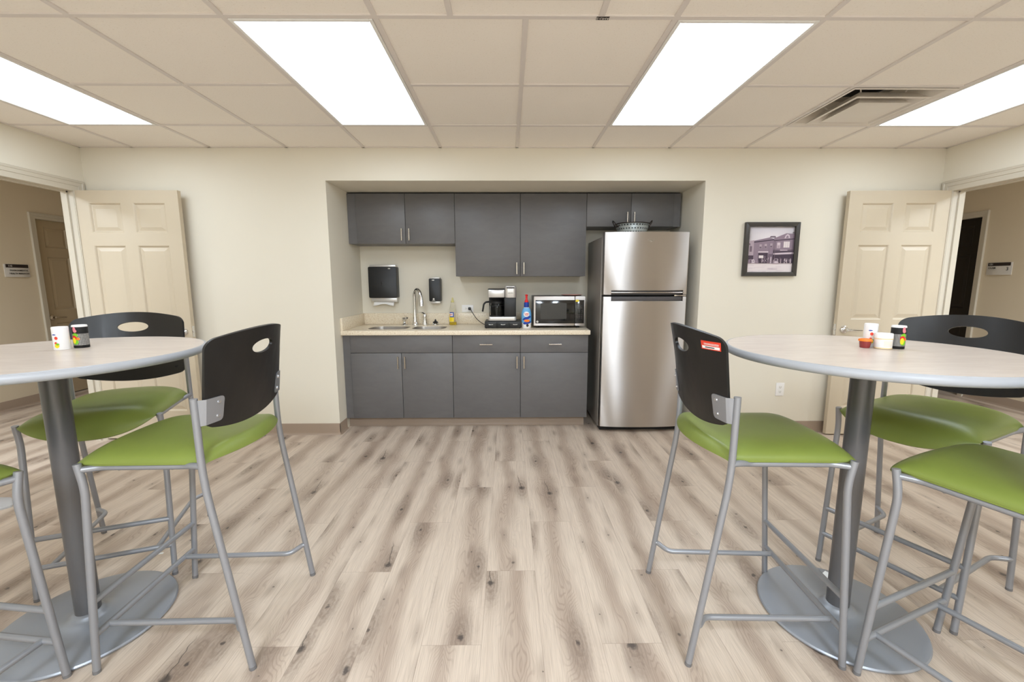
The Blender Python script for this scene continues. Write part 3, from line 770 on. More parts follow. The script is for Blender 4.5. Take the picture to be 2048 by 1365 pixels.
m = MB(); m.box(-.762, -.668, .645, .733, 1.103, 1.128, .004); m.build('dispenser_base', M['silver'], t)
m = MB(); m.box(-.742, -.718, .6308, .633, 1.328, 1.336, .001); m.build('brand_plate', M['silver'], t)
m = MB(); m.lathe([(0, .6305), (.009, .6305), (.009, .633), (0, .633)], (-.728, 0, 1.148), 16, 'y'); m.build('round_badge', M['silver'], t)
m = MB(); m.box(-.742, -.714, .6308, .633, 1.133, 1.136); m.build('badge_caption', M['silver'], t)

# electrical outlets
def outlet(label, cx, cz, yw, horiz=False):
    t = thing('wall_outlet', label, 'outlet', (cx, yw, cz), 'white wall outlets')
    w, h = (.0585, .036) if horiz else (.036, .0585)
    m = MB(); m.box(cx-w, cx+w, yw-.006, yw, cz-h, cz+h, .003, 3); m.build('cover_plate', M['ceramic'], t)
    for s in (-1, 1):
        px, pz = (cx+s*.02, cz) if horiz else (cx, cz+s*.02)
        m = MB(); m.prism(rrect(px-.0145, px+.0145, pz-.0135, pz+.0135, .006), yw-.0078, yw-.005, 'xz')
        sk = m.build('socket', M['white'], t)
        m = MB()
        for dx in (-.006, .006):
            if horiz: m.box(px-.004, px+.004, yw-.0082, yw-.0076, pz+dx-.0009, pz+dx+.0009)
            else: m.box(px+dx-.0009, px+dx+.0009, yw-.0082, yw-.0076, pz-.002, pz+.006)
        m.lathe([(0, yw-.0082), (.0024, yw-.0082), (.0024, yw-.0076)], (px+(.008 if horiz else 0), 0, pz-(0 if horiz else .007)), 10, 'y')
        m.build('socket_slots', M['gap'], sk)
    return t
outlet('white outlet plate with a black plug, on the alcove wall left of the coffee maker', -.405, 1.048, AD, True)
outlet('white outlet plate low on the back wall right of the refrigerator', 2.358, .386, 0)

# coffee station
t = thing('pod_drawer_stand', 'black three-drawer coffee pod stand under the coffee maker', 'drawer stand', (-.045, .42, CZ))
m = MB(); m.box(-.212, .122, .304, .56, CZ+.004, CZ+.062, .003); m.build('stand_body', M['black'], t)
for k in range(3):
    x0 = -.210+.111*k
    m = MB(); m.box(x0+.001, x0+.108, .2985, .306, CZ+.005, CZ+.058, .002); d = m.build('pod_drawer', M['black'], t)
    m = MB(); m.tube([(x0+.036, .297, CZ+.036), (x0+.046, .294, CZ+.034), (x0+.064, .294, CZ+.034), (x0+.074, .297, CZ+.036)], .003, 8); m.build('drawer_pull', M['silver'], d)
for x in (-.2, .11):
    for y in (.315, .545):
        m = MB(); m.lathe([(0, CZ), (.007, CZ), (.007, CZ+.005), (0, CZ+.005)], (x, y, 0), 12); m.build('foot_pad', M['matblack'], t)
z0 = CZ+.062
t = thing('coffee_maker', 'black and silver dual coffee maker on the pod stand', 'coffee maker', (-.05, .43, z0))
m = MB(); m.box(-.180, .078, .315, .545, z0, z0+.008, .002); m.build('foot_plate', M['black'], t)
m = MB(); m.prism(rrect(-.180, .078, .315, .545, .02), z0+.006, z0+.042, 'xy', .003); m.build('warmer_base', M['silver'], t)
m = MB(); m.box(-.033, .076, .33, .54, z0+.04, 1.172, .006); m.build('brewer_column', M['black'], t)
m = MB(); m.box(-.178, -.03, .485, .54, z0+.04, 1.172, .004); m.build('back_column', M['matblack'], t)
m = MB(); m.box(-.180, -.028, .318, .545, 1.172, 1.245, .010); m.build('water_tank_housing', M['silver'], t)
m = MB(); m.box(-.182, -.028, .322, .545, 1.245, 1.252, .003); m.build('tank_lid', M['black'], t)
m = MB(); m.prism(rrect(-.028, .078, .312, .545, .03), 1.170, 1.278, 'xy', .006)
ph = m.build('pod_head', M['silver'], t)
m = MB(); m.tube([(-.008, .3105, 1.262), (.0, .304, 1.262), (.05, .304, 1.262), (.058, .3105, 1.262)], .006, 8); m.build('head_handle', M['darkgrey'], ph)
text('KEURIG', .014, M['darkgrey'], ph, T(.026, .3112, 1.213) @ FRONT, 'CENTER', name='brand_lettering')
m = MB(); pts = [(-.384, .726, 1.045), (-.372, .70, 1.04), (-.345, .66, 1.0), (-.31, .62, .955), (-.27, .60, .922), (-.235, .58, CZ+.010), (-.20, .56, CZ+.006), (-.15, .58, CZ+.008), (-.10, .59, CZ+.05), (-.09, .56, z0+.03), (-.09, .54, z0+.03)]
m.tube(pts, .0034, 8, fillet=.05); m.build('power_cord', M['black'], t)
m = MB(); m.prism(rrect(-.399, -.371, 1.034, 1.062, .008), .703, .7268, 'xz', .003); m.build('plug', M['black'], t)
cx, cy = -.103, .405; z0c = z0+.0425
t = thing('coffee_carafe', 'glass coffee carafe with black handle standing in the coffee maker', 'carafe', (cx, cy, z0c))
m = MB(); pr = [(0, z0c), (.058, z0c), (.064, z0c+.006), (.066, z0c+.05), (.064, z0c+.09), (.056, z0c+.118), (.050, z0c+.128)]
m.lathe(pr+[(r_-.002, z_) for r_, z_ in pr[:0:-1]], (cx, cy, 0), 32); m.build('carafe_glass', M['glass'], t)
m = MB(); m.lathe([(.0505, z0c+.118), (.061, z0c+.118), (.062, z0c+.135), (.05, z0c+.146), (0, z0c+.148)], (cx, cy, 0), 32); m.build('carafe_lid', M['black'], t)
m = MB(); m.lathe([(.0655, z0c+.012), (.0672, z0c+.012), (.0662, z0c+.002), (.0602, z0c)], (cx, cy, 0), 32); m.lathe([(.0655, z0c+.094), (.067, z0c+.094), (.067, z0c+.102), (.0625, z0c+.102)], (cx, cy, 0), 32); m.build('carafe_band', M['black'], t)
m = MB(); m.tube([(cx-.055, cy-.02, z0c+.135), (cx-.10, cy-.035, z0c+.132), (cx-.118, cy-.04, z0c+.115), (cx-.130, cy-.04, z0c+.045)], .0085, 10, fillet=.03); m.build('carafe_handle', M['black'], t)

# creamer bottle
cx, cy = .172, .345
t = thing('creamer_bottle', 'blue and white pump creamer bottle with red pump beside the microwave', 'bottle', (cx, cy, CZ))
B = [(0, CZ), (.040, CZ), (.044, CZ+.008), (.0455, CZ+.06), (.0465, CZ+.10), (.044, CZ+.14), (.036, CZ+.170), (.024, CZ+.188), (.022, CZ+.193)]
m = MB(); m.lathe(B, (cx, cy, 0), 36, sy=.8); m.build('bottle_body', M['ceramic'], t)
def wrapprof(m, c, prof, a0, a1, off, mi=0, sy=.8, n=14):
    m.grid([[Vector((c[0]+(r_+off)*math.cos(a), c[1]+(r_+off)*sy*math.sin(a), z)) for r_, z in prof] for a in (R(a0+(a1-a0)*i/n) for i in range(n+1))], mi=mi)
m = MB()
wrapprof(m, (cx, cy), [(.0452, CZ+.048), (.0465, CZ+.10), (.044, CZ+.14), (.036, CZ+.170), (.026, CZ+.186)], 180, 360, .0006, 0)
def disc(m, c, ang, z, ru, rv, off, mi, rad=.0462, sy=.8, n=24, sk=0.0, rfun=None):
    """flat oval mark hugging the bottle front"""
    rg = []
    for rr in (1.0, .85, .7, .55, .4, .25, .12, .01):
        row = []
        for k in range(n):
            a = 2*math.pi*k/n; da = ru*rr*math.cos(a)/rad; zz = z+rv*rr*math.sin(a)+sk*ru*rr*math.cos(a)
            q = (rfun(zz) if rfun else rad)+off
            row.append(Vector((c[0]+q*math.cos(R(ang)+da), c[1]+q*sy*math.sin(R(ang)+da), zz)))
        rg.append(row)
    m.grid(rg, closed_v=True, cap1=True, mi=mi)
def bottle_r(z):
    for (ra, za), (rb, zb) in zip(B[1:], B[2:]):
        if za <= z <= zb: return ra+(rb-ra)*(z-za)/max(1e-6, zb-za)
    return .04
disc(m, (cx, cy), 272, CZ+.092, .042, .014, .0012, 1, sk=.35, rfun=bottle_r)
disc(m, (cx, cy), 268, CZ+.128, .027, .024, .0016, 2, rad=.0450, rfun=bottle_r)
disc(m, (cx, cy), 274, CZ+.068, .028, .012, .0018, 3, rfun=bottle_r); disc(m, (cx, cy), 276, CZ+.050, .040, .014, .0010, 1, sk=.2, rfun=bottle_r)
disc(m, (cx, cy), 280, CZ+.025, .012, .014, .0012, 5, rad=.0448, rfun=bottle_r)
lb = m.build('bottle_label', [M['lblue'], M['blue'], M['ceramic'], M['orange'], M['redsticker'], M['ink']], t)
text('Coffee', .015, M['red'], lb, T(cx, cy-.0392, CZ+.134) @ FRONT, 'CENTER', .0003)
text('mate', .015, M['red'], lb, T(cx, cy-.0392, CZ+.122) @ FRONT, 'CENTER', .0003)
m = MB(); m.lathe([(.0215, CZ+.19), (.0225, CZ+.192), (.0225, CZ+.232), (.018, CZ+.236), (0, CZ+.236)], (cx, cy, 0), 24); m.build('bottle_collar', M['blue'], t)
m = MB(); m.lathe([(0, CZ+.234), (.017, CZ+.234), (.018, CZ+.248), (.011, CZ+.258), (.009, CZ+.268), (.009, CZ+.29), (.013, CZ+.297), (.013, CZ+.306), (0, CZ+.308)], (cx, cy, 0), 20); m.tube([(cx, cy, CZ+.301), (cx, cy-.02, CZ+.303), (cx-.004, cy-.034, CZ+.296)], .006, 10, fillet=.01); m.build('pump', M['red'], t)

# microwave
mx0, mx1, my, mz0, mz1 = .236, .708, .30, .915, 1.184
t = thing('microwave', 'stainless and black microwave oven at the right end of the worktop', 'microwave', ((mx0+mx1)/2, .47, CZ))
m = MB(); m.box(mx0, mx1, my+.022, .655, mz0, mz1, .004); m.build('oven_case', M['darkgrey'], t)
m = MB(); m.prism(rrect(mx0, .611, mz0, mz1, .006), my, my+.022, 'xz', .003); d = m.build('oven_door', M['steel'], t)
m = MB(); m.box(mx0+.016, .609, my-.0022, my+.001, mz0+.022, mz1-.034, .001); m.build('door_glass', M['bglass'], d)
m = MB(); m.prism(rrect(mx0+.062, mx0+.300, mz0+.063, mz1-.062, .008), my-.003, my-.0015, 'xz'); m.build('door_window', M['screen'], d)
m = MB(); m.lathe([(0, my-.0032), (.010, my-.0032), (.010, my-.002)], (mx0+.034, 0, mz0+.038), 20, 'y'); lg = m.build('logo_badge', M['silver'], d)
text('GE', .012, M['black'], lg, T(mx0+.034, my-.0036, mz0+.038) @ FRONT, 'CENTER', name='logo_lettering')
m = MB(); m.prism(rrect(.613, mx1, mz0, mz1, .006), my, my+.022, 'xz', .003); cp = m.build('control_panel', M['steel'], t)
m = MB(); m.box(.6135, mx1-.012, my-.0022, my+.001, mz0+.022, mz1-.034, .001); m.build('panel_glass', M['bglass'], cp)
keys = MB()
for rr_ in range(8):
    for cc_ in range(3):
        kx, kz = .632+.020*cc_, mz1-.082-.0165*rr_
        keys.box(kx-.0045, kx+.0045, my-.0028, my-.002, kz-.0022, kz+.0022)
keys.build('keypad', M['darkgrey'], cp)
m = MB(); m.box(.617, .647, my-.0034, my-.002, mz1-.050, mz1-.032); m.build('yellow_sticker', M['yellow'], cp)
for x in (mx0+.04, mx1-.06):
    for y in (my+.05, .62):
        m = MB(); m.lathe([(0, CZ), (.012, CZ), (.014, mz0+.001), (0, mz0+.001)], (x, y, 0), 14); m.build('foot_pad', M['matblack'], t)
m = MB(); m.lathe([(0, mz1), (.055, mz1), (.085, mz1+.007), (.100, mz1+.012), (.1005, mz1+.0135), (.085, mz1+.009), (.055, mz1+.003), (0, mz1+.003)], (.597, .42, 0), 40)
tag(m.build('plate', M['pinkplate']), 'pale pink plate lying on top of the microwave', 'plate')

# ------------------------------------------------------------------ refrigerator
fx0, fx1 = .803, 1.520
t = thing('refrigerator', 'stainless top-freezer refrigerator right of the cabinets', 'refrigerator', ((fx0+fx1)/2, .39, 0))
m = MB(); m.box(fx0-.006, fx1+.004, .095, .70, .03, 1.692, .006); m.build('fridge_body', M['fridgeside'], t)
m = MB(); m.box(fx0+.004, fx1-.006, .082, .098, .05, 1.70); m.build('door_gasket', M['matblack'], t)
m = MB(); m.box(fx0+.01, fx1-.01, .075, .60, .006, .045); m.build('kick_grille', M['matblack'], t)
for x in (fx0+.05, fx1-.05):
    for y in (.12, .64):
        m = MB(); m.lathe([(0, 0), (.018, 0), (.02, .012), (.012, .032), (0, .032)], (x, y, 0), 14); m.build('foot', M['matblack'], t)
def fy(x):
    u = (x-(fx0+fx1)/2)/((fx1-fx0)/2)
    return .032-.030*(1-abs(u)**2.4) if abs(u) < .985 else .032+(abs(u)-.985)*.9
def slab(m, x0, x1, z0, z1, off=0.0, n=24):
    rowsP = []
    for i in range(n+1):
        x = x0+(x1-x0)*i/n; y = fy(x)+off
        rowsP.append([Vector((x, .083, z0)), Vector((x, y+.006, z0)), Vector((x, y+.0015, z0+.0015)), Vector((x, y, z0+.006)), Vector((x, y, z1-.006)), Vector((x, y+.0015, z1-.0015)), Vector((x, y+.006, z1)), Vector((x, .083, z1))])
    m.grid(rowsP, closed_v=True, cap0=True, cap1=True)
hx0, hx1 = .871, 1.481
m = MB(); slab(m, fx0, hx0, 1.204, 1.724, n=10); slab(m, hx0, hx1, 1.240, 1.724, n=40); slab(m, hx1, fx1, 1.204, 1.724, n=8); fd = m.build('freezer_door', M['steel'], t)
m = MB(); slab(m, fx0, hx0, .048, 1.190, n=10); slab(m, hx0, hx1, .048, 1.153, n=40); slab(m, hx1, fx1, .048, 1.190, n=8); rd = m.build('fridge_door', M['steel'], t)
m = MB(); slab(m, hx0+.001, hx1-.001, 1.2045, 1.2395, .022); ph = m.build('pocket_handle', M['darkgrey'], fd)
m = MB(); m.tube([(hx0+.003+(hx1-hx0-.006)*k/12, fy(hx0+.003+(hx1-hx0-.006)*k/12)+.006, 1.2235) for k in range(13)], .0042, 8); m.build('handle_strip', M['nickel'], fd)
m = MB(); slab(m, hx0+.001, hx1-.001, 1.1535, 1.189, .018); m.build('pocket_handle', M['darkgrey'], rd)
m = MB(); m.box(1.425, 1.512, .03, .075, 1.1935, 1.2005, .002); m.lathe([(0, 1.192), (.012, 1.192), (.012, 1.203), (0, 1.203)], (1.425, .05, 0), 14); m.build('hinge', M['nickel'], t)
yl = fy(1.185)-.0008
m = MB(); m.tube([(1.160, yl, 1.655), (1.185, yl, 1.658), (1.198, yl, 1.652), (1.190, yl, 1.640), (1.178, yl, 1.643)], .0016, 6, fillet=.01); lgo = m.build('logo_badge', M['chrome'], fd)
text('Whirlpool', .013, M['chrome'], lgo, T(1.185, yl-.0004, 1.6535) @ FRONT, 'CENTER', name='logo_lettering')

# metal basket on the refrigerator
cx, cy, bz = 1.10, .27, 1.692
t = thing('metal_basket', 'round galvanised basket with dark loop handles on top of the refrigerator', 'basket', (cx, cy, bz))
m = MB(); m.lathe([(.106, bz+.004), (.112, bz+.02), (.147, bz+.122)], (cx, cy, 0), 48); o = m.build('basket_wall', M['galv'], t); md = o.modifiers.new('sol', 'SOLIDIFY'); md.thickness = .0015
m = MB(); m.lathe([(0, bz), (.104, bz), (.107, bz+.005), (.104, bz+.006), (0, bz+.004)], (cx, cy, 0), 40); m.build('basket_base', M['galv'], t)
m = MB(); m.tube([(cx+.147*math.cos(2*math.pi*k/48), cy+.147*math.sin(2*math.pi*k/48), bz+.123) for k in range(49)], .004, 8); m.build('basket_rim', M['bronze'], t)
for s in (-1, 1):
    m = MB(); A = []
    for k in range(13):
        a = math.pi*k/12
        A.append((cx+s*(.140+.030*math.sin(a)), cy-.012*s-.034*math.cos(a)*1.0, bz+.105+.048*math.sin(a)))
    m.tube(A, .0042, 8); m.box(cx+s*.136-.004, cx+s*.136+.004, cy-.062, cy+.04, bz+.095, bz+.110, .002); m.build('loop_handle', M['bronze'], t)

# ------------------------------------------------------------------ picture
t = thing('framed_picture', 'black-framed sepia street photograph on the back wall beside the right door', 'picture', (2.171, 0, 1.577))
px0, px1, pz0, pz1 = 1.949, 2.396, 1.358, 1.795
m = MB(); fw = .034
for poly in (((px0, pz0), (px1, pz0), (px1-fw, pz0+fw), (px0+fw, pz0+fw)), ((px1, pz0), (px1, pz1), (px1-fw, pz1-fw), (px1-fw, pz0+fw)), ((px1, pz1), (px0, pz1), (px0+fw, pz1-fw), (px1-fw, pz1-fw)), ((px0, pz1), (px0, pz0), (px0+fw, pz0+fw), (px0+fw, pz1-fw))):
    m.prism(list(poly), -.030, -.001, 'xz', .002)
m.build('picture_frame', M['frame'], t)
ix0, ix1, iz0, iz1 = px0+fw-.002, px1-fw+.002, pz0+fw-.002, pz1-fw+.002
m = MB(); lay = [0]
def pp(poly, mi):
    lay[0] += 1; y = -.012-.00012*lay[0]
    w_, h_ = ix1-ix0, iz1-iz0
    tt = bmesh.new(); tt.loops.layers.uv.new('UVMap')
    f = tt.faces.new([tt.verts.new((ix0+u*w_, y, iz0+v*h_)) for u, v in poly])
    if f.normal.y > 0: f.normal_flip()
    m._merge(tt, mi)
def pr_(u0, u1, v0, v1, mi): pp([(u0, v0), (u1, v0), (u1, v1), (u0, v1)], mi)
m.box(ix0, ix1, -.012, -.006, iz0, iz1, mi=0)
pr_(0, 1, 0, .20, 6); pp([(0, .20), (1, .19), (1, .175), (0, .19)], 5)
for k in range(16): 
    u = random.random()*.8; v = random.random()*.17; pr_(u, u+.08+.15*random.random(), v, v+.006, 5)
pp([(0, .20), (.13, .20), (.13, .70), (0, .68)], 1)                       # pale narrow house
pp([(.13, .20), (.56, .20), (.56, .73), (.46, .76), (.13, .69)], 2)       # brick block
pp([(.56, .20), (1, .20), (1, .83), (.82, .85), (.60, .76), (.56, .75)], 2)
pp([(.13, .67), (.56, .72), (.56, .70), (.13, .645)], 4); pp([(.56, .70), (1, .74), (1, .72), (.56, .68)], 4)
pp([(.46, .76), (.60, .76), (.58, .79), (.48, .79)], 3)
pp([(.78, .74), (.90, .745), (.885, .81), (.84, .835), (.80, .80)], 5); pp([(.81, .745), (.87, .75), (.86, .79), (.84, .80), (.82, .78)], 2)
for u, v in ((.25, .52), (.36, .53), (.48, .54)): pr_(u, u+.05, v, v+.09, 1); pr_(u+.005, u+.045, v+.005, v+.04, 3)
pr_(.63, .70, .53, .65, 5); pr_(.64, .69, .535, .59, 1); pr_(.77, .90, .54, .67, 6); pr_(.81, .815, .54, .67, 1); pr_(.855, .86, .54, .67, 1)
pr_(.05, .09, .45, .57, 3); pr_(.03, .045, .60, .63, 4)
pr_(.24, .44, .20, .46, 4); pr_(.23, .45, .43, .46, 5); pr_(.25, .35, .31, .37, 6); pr_(.36, .40, .21, .36, 3)
pr_(.56, 1, .20, .49, 4); pp([(.56, .42), (.99, .44), (1, .40), (.56, .385)], 5); pp([(.56, .48), (1, .50), (1, .47), (.56, .455)], 3); pr_(.70, .86, .475, .49, 5)
pr_(0, .13, .20, .37, 4); pr_(.03, .12, .21, .28, 1); pr_(.46, .55, .20, .40, 3)
pp([(.50, .20), (.53, .20), (.525, .34), (.505, .34)], 5)
for u in (.02, .09, .17): pp([(u, .20), (u+.08, .20), (u+.075, .25), (u+.06, .285), (u+.025, .285), (u+.005, .25)], 2 if u != .09 else 5)
pp([(.56, .19), (.69, .19), (.69, .25), (.665, .30), (.59, .30), (.56, .25)], 1); pr_(.60, .65, .255, .29, 4); pr_(.58, .67, .20, .235, 5)
for u, c_ in ((.72, 1), (.80, 5), (.85, 1), (.93, 5)): pp([(u, .20), (u+.02, .20), (u+.024, .27), (u+.012, .31), (u, .27)], c_)
for k in range(30): 
    u = .02+.94*random.random(); pr_(u, u+.012, .20+.1*random.random(), .22+.11*random.random(), random.choice((3, 4, 5, 1)))
pp([(.955, .20), (.968, .20), (.965, .88), (.958, .88)], 4); pr_(.935, .99, .855, .862, 4); pr_(.945, .985, .83, .836, 4)
pp([(.57, .71), (.575, .20), (.585, .20), (.58, .71)], 3)
m.build('photo_print', [M['p0'], M['p1'], M['p2'], M['p3'], M['p4'], M['p5'], M['p6']], t, sharp=180)

# ------------------------------------------------------------------ corridor signs
def door_sign(label, xw, n, ya, yb, z0, z1, num, lines):
    """ya = end at reading-left, yb = end at reading-right; n outward normal"""
    t = thing('door_sign', label, 'sign', (xw, (ya+yb)/2, z0), 'corridor room signs')
    y0, y1 = min(ya, yb), max(ya, yb)
    def bow(y): return .006+.012*(1-((y-(y0+y1)/2)/((y1-y0)/2))**2)
    def sheet(m, a, b, za, zb, off, mi=0):
        P = []
        for i in range(13):
            y = a+(b-a)*i/12; P.append([Vector((xw, y, za)), Vector((xw+n*(bow(y)+off), y, za)), Vector((xw+n*(bow(y)+off), y, zb)), Vector((xw, y, zb))])
        m.grid(P, closed_v=True, cap0=True, cap1=True, mi=mi)
    m = MB(); sheet(m, y0, y1, z0, z1, 0); m.build('sign_plate', M['signface'], t)
    m = MB(); sheet(m, y0+.012, y1-.012, z1-.036, z1-.001, .0012); m.build('sign_header', M['ink'], t)
    F = facing('px' if n > 0 else 'nx'); sg = 1 if n > 0 else -1
    x = xw+n*(.0205)
    text(num, .026, M['signlight'], t, T(xw+n*.0165, ya+(yb-ya)*.12, z1-.019) @ F, 'LEFT', .0002)
    for body, sz, fr, dz, al in lines:
        text(body, sz, M['signtext'], t, T(x, ya+(yb-ya)*fr, z0+dz) @ F, al, .0003)
door_sign('room sign 110 in the left corridor', HL, 1, .922, 1.157, 1.374, 1.507, '110', (('ENVIRONMENTAL', .0215, .52, .068, 'CENTER'), ('HEALTH MANAGER', .0215, .52, .036, 'CENTER')))
door_sign('room sign 131 in the right corridor', HR, -1, 1.073, .838, 1.377, 1.507, '131', (('EXAM', .026, .12, .072, 'LEFT'), ('3', .05, .93, .060, 'RIGHT')))

# ------------------------------------------------------------------ tables
def bar_table(label, x, y):
    t = thing('bar_table', label, 'table', (x, y, 0), 'round bar-height tables')
    rt, zt, th = .455, 1.07, .030
    m = MB(); m.lathe([(0, zt-th+.002), (rt, zt-th+.002), (rt, zt-.001), (rt-.001, zt), (0, zt)], (x, y, 0), 96); m.build('tabletop', M['top'], t)
    m = MB(); m.lathe([(rt-.001, zt-th), (rt+.005, zt-th+.002), (rt+.011, zt-th+.009), (rt+.0125, zt-.015), (rt+.011, zt-.008), (rt+.005, zt-.001), (rt-.001, zt+.0002)], (x, y, 0), 96); m.build('edge_band', M['edge'], t)
    m = MB(); m.lathe([(0, .03), (.0385, .03), (.0385, zt-th-.006)], (x, y, 0), 40); m.build('column', M['column'], t)
    m = MB(); m.box(x-.14, x+.14, y-.14, y+.14, zt-th-.008, zt-th+.001, .003); m.build('mounting_plate', M['column'], t)
    m = MB(); m.lathe([(0, .001), (.268, .001), (.275, .005), (.277, .011), (.273, .016), (.262, .0185), (.18, .021), (.10, .025), (.066, .030), (.056, .036), (.050, .044), (.043, .050), (.037, .051)], (x, y, 0), 96); m.build('base_plate', M['tablemetal'], t)
    return t
bar_table('round bar-height table at the left', -1.648, -2.068)
bar_table('round bar-height table at the right', 1.312, -2.066)

# ------------------------------------------------------------------ bar stools (local frame: x forward, y left)
HWB = .227
def bx_(y, z): return -.167-.105*(z-.86)-(.022+.135*(z-.83))*(1-(y/HWB)**2)
def make_stool():
    t = thing('bar_stool', '', 'stool', (0, 0, 0), 'bar stools around the tables')
    # seat
    m = MB(); P = []
    NS = 40
    for i in range(NS+1):
        s = math.sin(math.pi*(i/NS-.5)); q = 1-s*s
        e = max(0.0, 1-abs(s)**3.2)**.5
        yy = .226*s; xr = -.168-.062*q; xf = .262+.022*q-.02*abs(s)**8
        zb = .736; zl = .742-.066*(1-abs(s)**2.5); zt = .742+.052*e-.006*q
        row = []
        row.append((xr+.035, zb)); row.append((xr+.012, zb+.003))
        for k in range(1, 8):
            a = R(180-90*k/8); row.append((xr+.035+.035*math.cos(a), zb+(zt-zb)*math.sin(a)))
        for k in range(0, 9):
            u = k/8; row.append((xr+.035+(xf-.105-xr-.035)*u, zt-.006*e*math.sin(math.pi*u)*q))
        for k in range(1, 11):
            a = R(90-90*k/10); row.append((xf-.105+.105*math.cos(a)**.9, zl+(zt-zl)*math.sin(a)))
        row.append((xf-.006, zl-.004*e)); row.append((xf-.02, zl-.001)); row.append((xf-.06, min(zb, zl+.03))); row.append((xf-.10, zb))
        P.append([Vector((x, yy, z)) for x, z in row])
    m.grid(P, closed_v=True, cap0=True, cap1=True); m.build('seat', M['green'], t, sharp=60)
    # back
    m = MB(); P = []
    hz, hw, hh = 1.094, .064, .0245
    ys = sorted(set([round(HWB*math.sin(math.pi*(k/44-.5)), 5) for k in range(45)]+[round(hw*math.sin(math.pi*(k/20-.5)), 5) for k in range(21)]))
    lo, hi = [], []
    for y in ys:
        u = y/HWB; rc = .030
        zt = 1.138+.030*(1-u*u); zb = .862-.036*(1-u*u)
        dd = abs(y)-(HWB-rc)
        if dd > 0:
            cut = rc-math.sqrt(max(0, rc*rc-dd*dd)); zt -= cut; zb += cut
        g = hh*math.sqrt(max(0, 1-(y/hw)**2)) if abs(y) < hw else 0
        lo.append((y, zb, hz-g)); hi.append((y, hz+g, zt))
    tmp = bmesh.new(); tmp.loops.layers.uv.new('UVMap')
    for strips, n in ((lo, 10), (hi, 4)):
        V = [[tmp.verts.new((bx_(y, a+(b-a)*k/n), y, a+(b-a)*k/n)) for k in range(n+1)] for y, a, b in strips]
        for i in range(len(V)-1):
            for k in range(n): tmp.faces.new((V[i][k], V[i+1][k], V[i+1][k+1], V[i][k+1]))
    bmesh.ops.remove_doubles(tmp, verts=tmp.verts, dist=1e-5)
    bmesh.ops.recalc_face_normals(tmp, faces=tmp.faces)
    if sum(f.normal.x for f in tmp.faces) < 0: bmesh.ops.reverse_faces(tmp, faces=tmp.faces)
    me_faces = tmp.faces[:]
    bmesh.ops.solidify(tmp, geom=me_faces, thickness=.011)
    m._merge(tmp); bk = m.build('backrest', M['ply'], t, sharp=40)
    md = bk.modifiers.new('round', 'BEVEL'); md.width = .0025; md.segments = 2; md.limit_method = 'ANGLE'; md.angle_limit = R(50)
    # legs
    for s in (1, -1):
        m = MB(); m.tube([(.262, s*.238, .003), (.212, s*.238, .665), (.226, s*.238, .748)], .0112, 16, fillet=.05); lg = m.build('leg', M['stool'], t)
        m = MB(); m.tube([(.2622, s*.238, 0), (.2615, s*.238, .012)], .0116, 16); m.build('foot_cap', M['footcap'], lg)
        m = MB(); m.tube([(-.262, s*.238, .003), (-.162, s*.238, .69), (-.159, s*.238, .957)], .0112, 16, fillet=.09); lg = m.build('leg', M['stool'], t)
        m = MB(); m.tube([(-.2622, s*.238, 0), (-.2608, s*.238, .012)], .0116, 16); m.build('foot_cap', M['footcap'], lg)
        m = MB(); m.tube([(-.160, s*.238, .735), (-.130, s*.232, .735), (-.095, s*.214, .727), (.17, s*.214, .727), (.20, s*.226, .727), (.226, s*.238, .727)], .0105, 12, fillet=.03); m.build('seat_rail', M['stool'], t)
        m = MB(); m.tube([(-.240, s*.238, .152), (-.228, s*.232, .150), (-.195, s*.186, .141), (.252, s*.182, .139)], .0102, 12, fillet=.03); m.build('side_footrail', M['stool'], t)
        # bracket behind the backrest
        m = MB()
        yo, yi = .229, .172
        xo, xi = -.163, bx_(yi, .91)-.0135
        def bp(y, z, d):
            x0_ = bx_(min(y, .2285), z)-.0122
            if y > .2285: x0_ += (-.169-x0_)*(y-.2285)/.0095
            return Vector((x0_-d, s*y, z))
        pl = rrect(.166, .238, .868, .952, .014, 6)
        yq = [.166, .18, .194, .208, .222, .238]
        def zr(y): 
            d_ = max(0, .166+.013-y); c_ = .013-math.sqrt(max(0, .013**2-d_*d_)); return .868+c_, .952-c_
        sec = []
        for y in (.166, .1675, .170, .174, .179, .19, .2, .21, .22, .2285, .232, .238):
            za, zc = zr(y)
            sec.append([bp(y, za, 0), bp(y, (za+zc)/2, 0), bp(y, zc, 0), bp(y, zc, .004), bp(y, (za+zc)/2, .004), bp(y, za, .004)])
        m.grid(sec, closed_v=True, cap0=True, cap1=True)
        br = m.build('back_bracket', M['stool'], t)
        for z in (.887, .934):
            m = MB(); c = bp(.186, z, .004)
            sl = (bx_(.191, z)-bx_(.181, z))/.01; nrm = Vector((-1, s*sl, 0)).normalized()
            m.tube([c-nrm*.001, c+nrm*.0025], .0075, 12, r_end=.0062); m.tube([c+nrm*.0025, c+nrm*.005], .0045, 6); m.build('bolt', M['bolt'], br)
        for z in (.887, .934):
            m = MB(); x = bx_(.186, z); m.tube([(x+.0005, s*.186, z), (x+.003, s*.186, z)], .006, 12); m.build('screw', M['boltdark'], bk)
    m = MB(); m.tube([(.2435, -.238, .262), (.2435, .238, .262)], .0106, 12); m.build('front_footrail', M['stool'], t)
    m = MB(); m.tube([(.2528, -.238, .139), (.2528, .238, .139)], .0106, 12); m.build('front_footrail', M['stool'], t)
    m = MB(); m.tube([(-.05, -.214, .722), (-.05, .214, .722)], .008, 10); m.tube([(.12, -.214, .722), (.12, .214, .722)], .008, 10); m.build('under_seat_brace', M['stool'], t)
    return t
stool0 = make_stool()
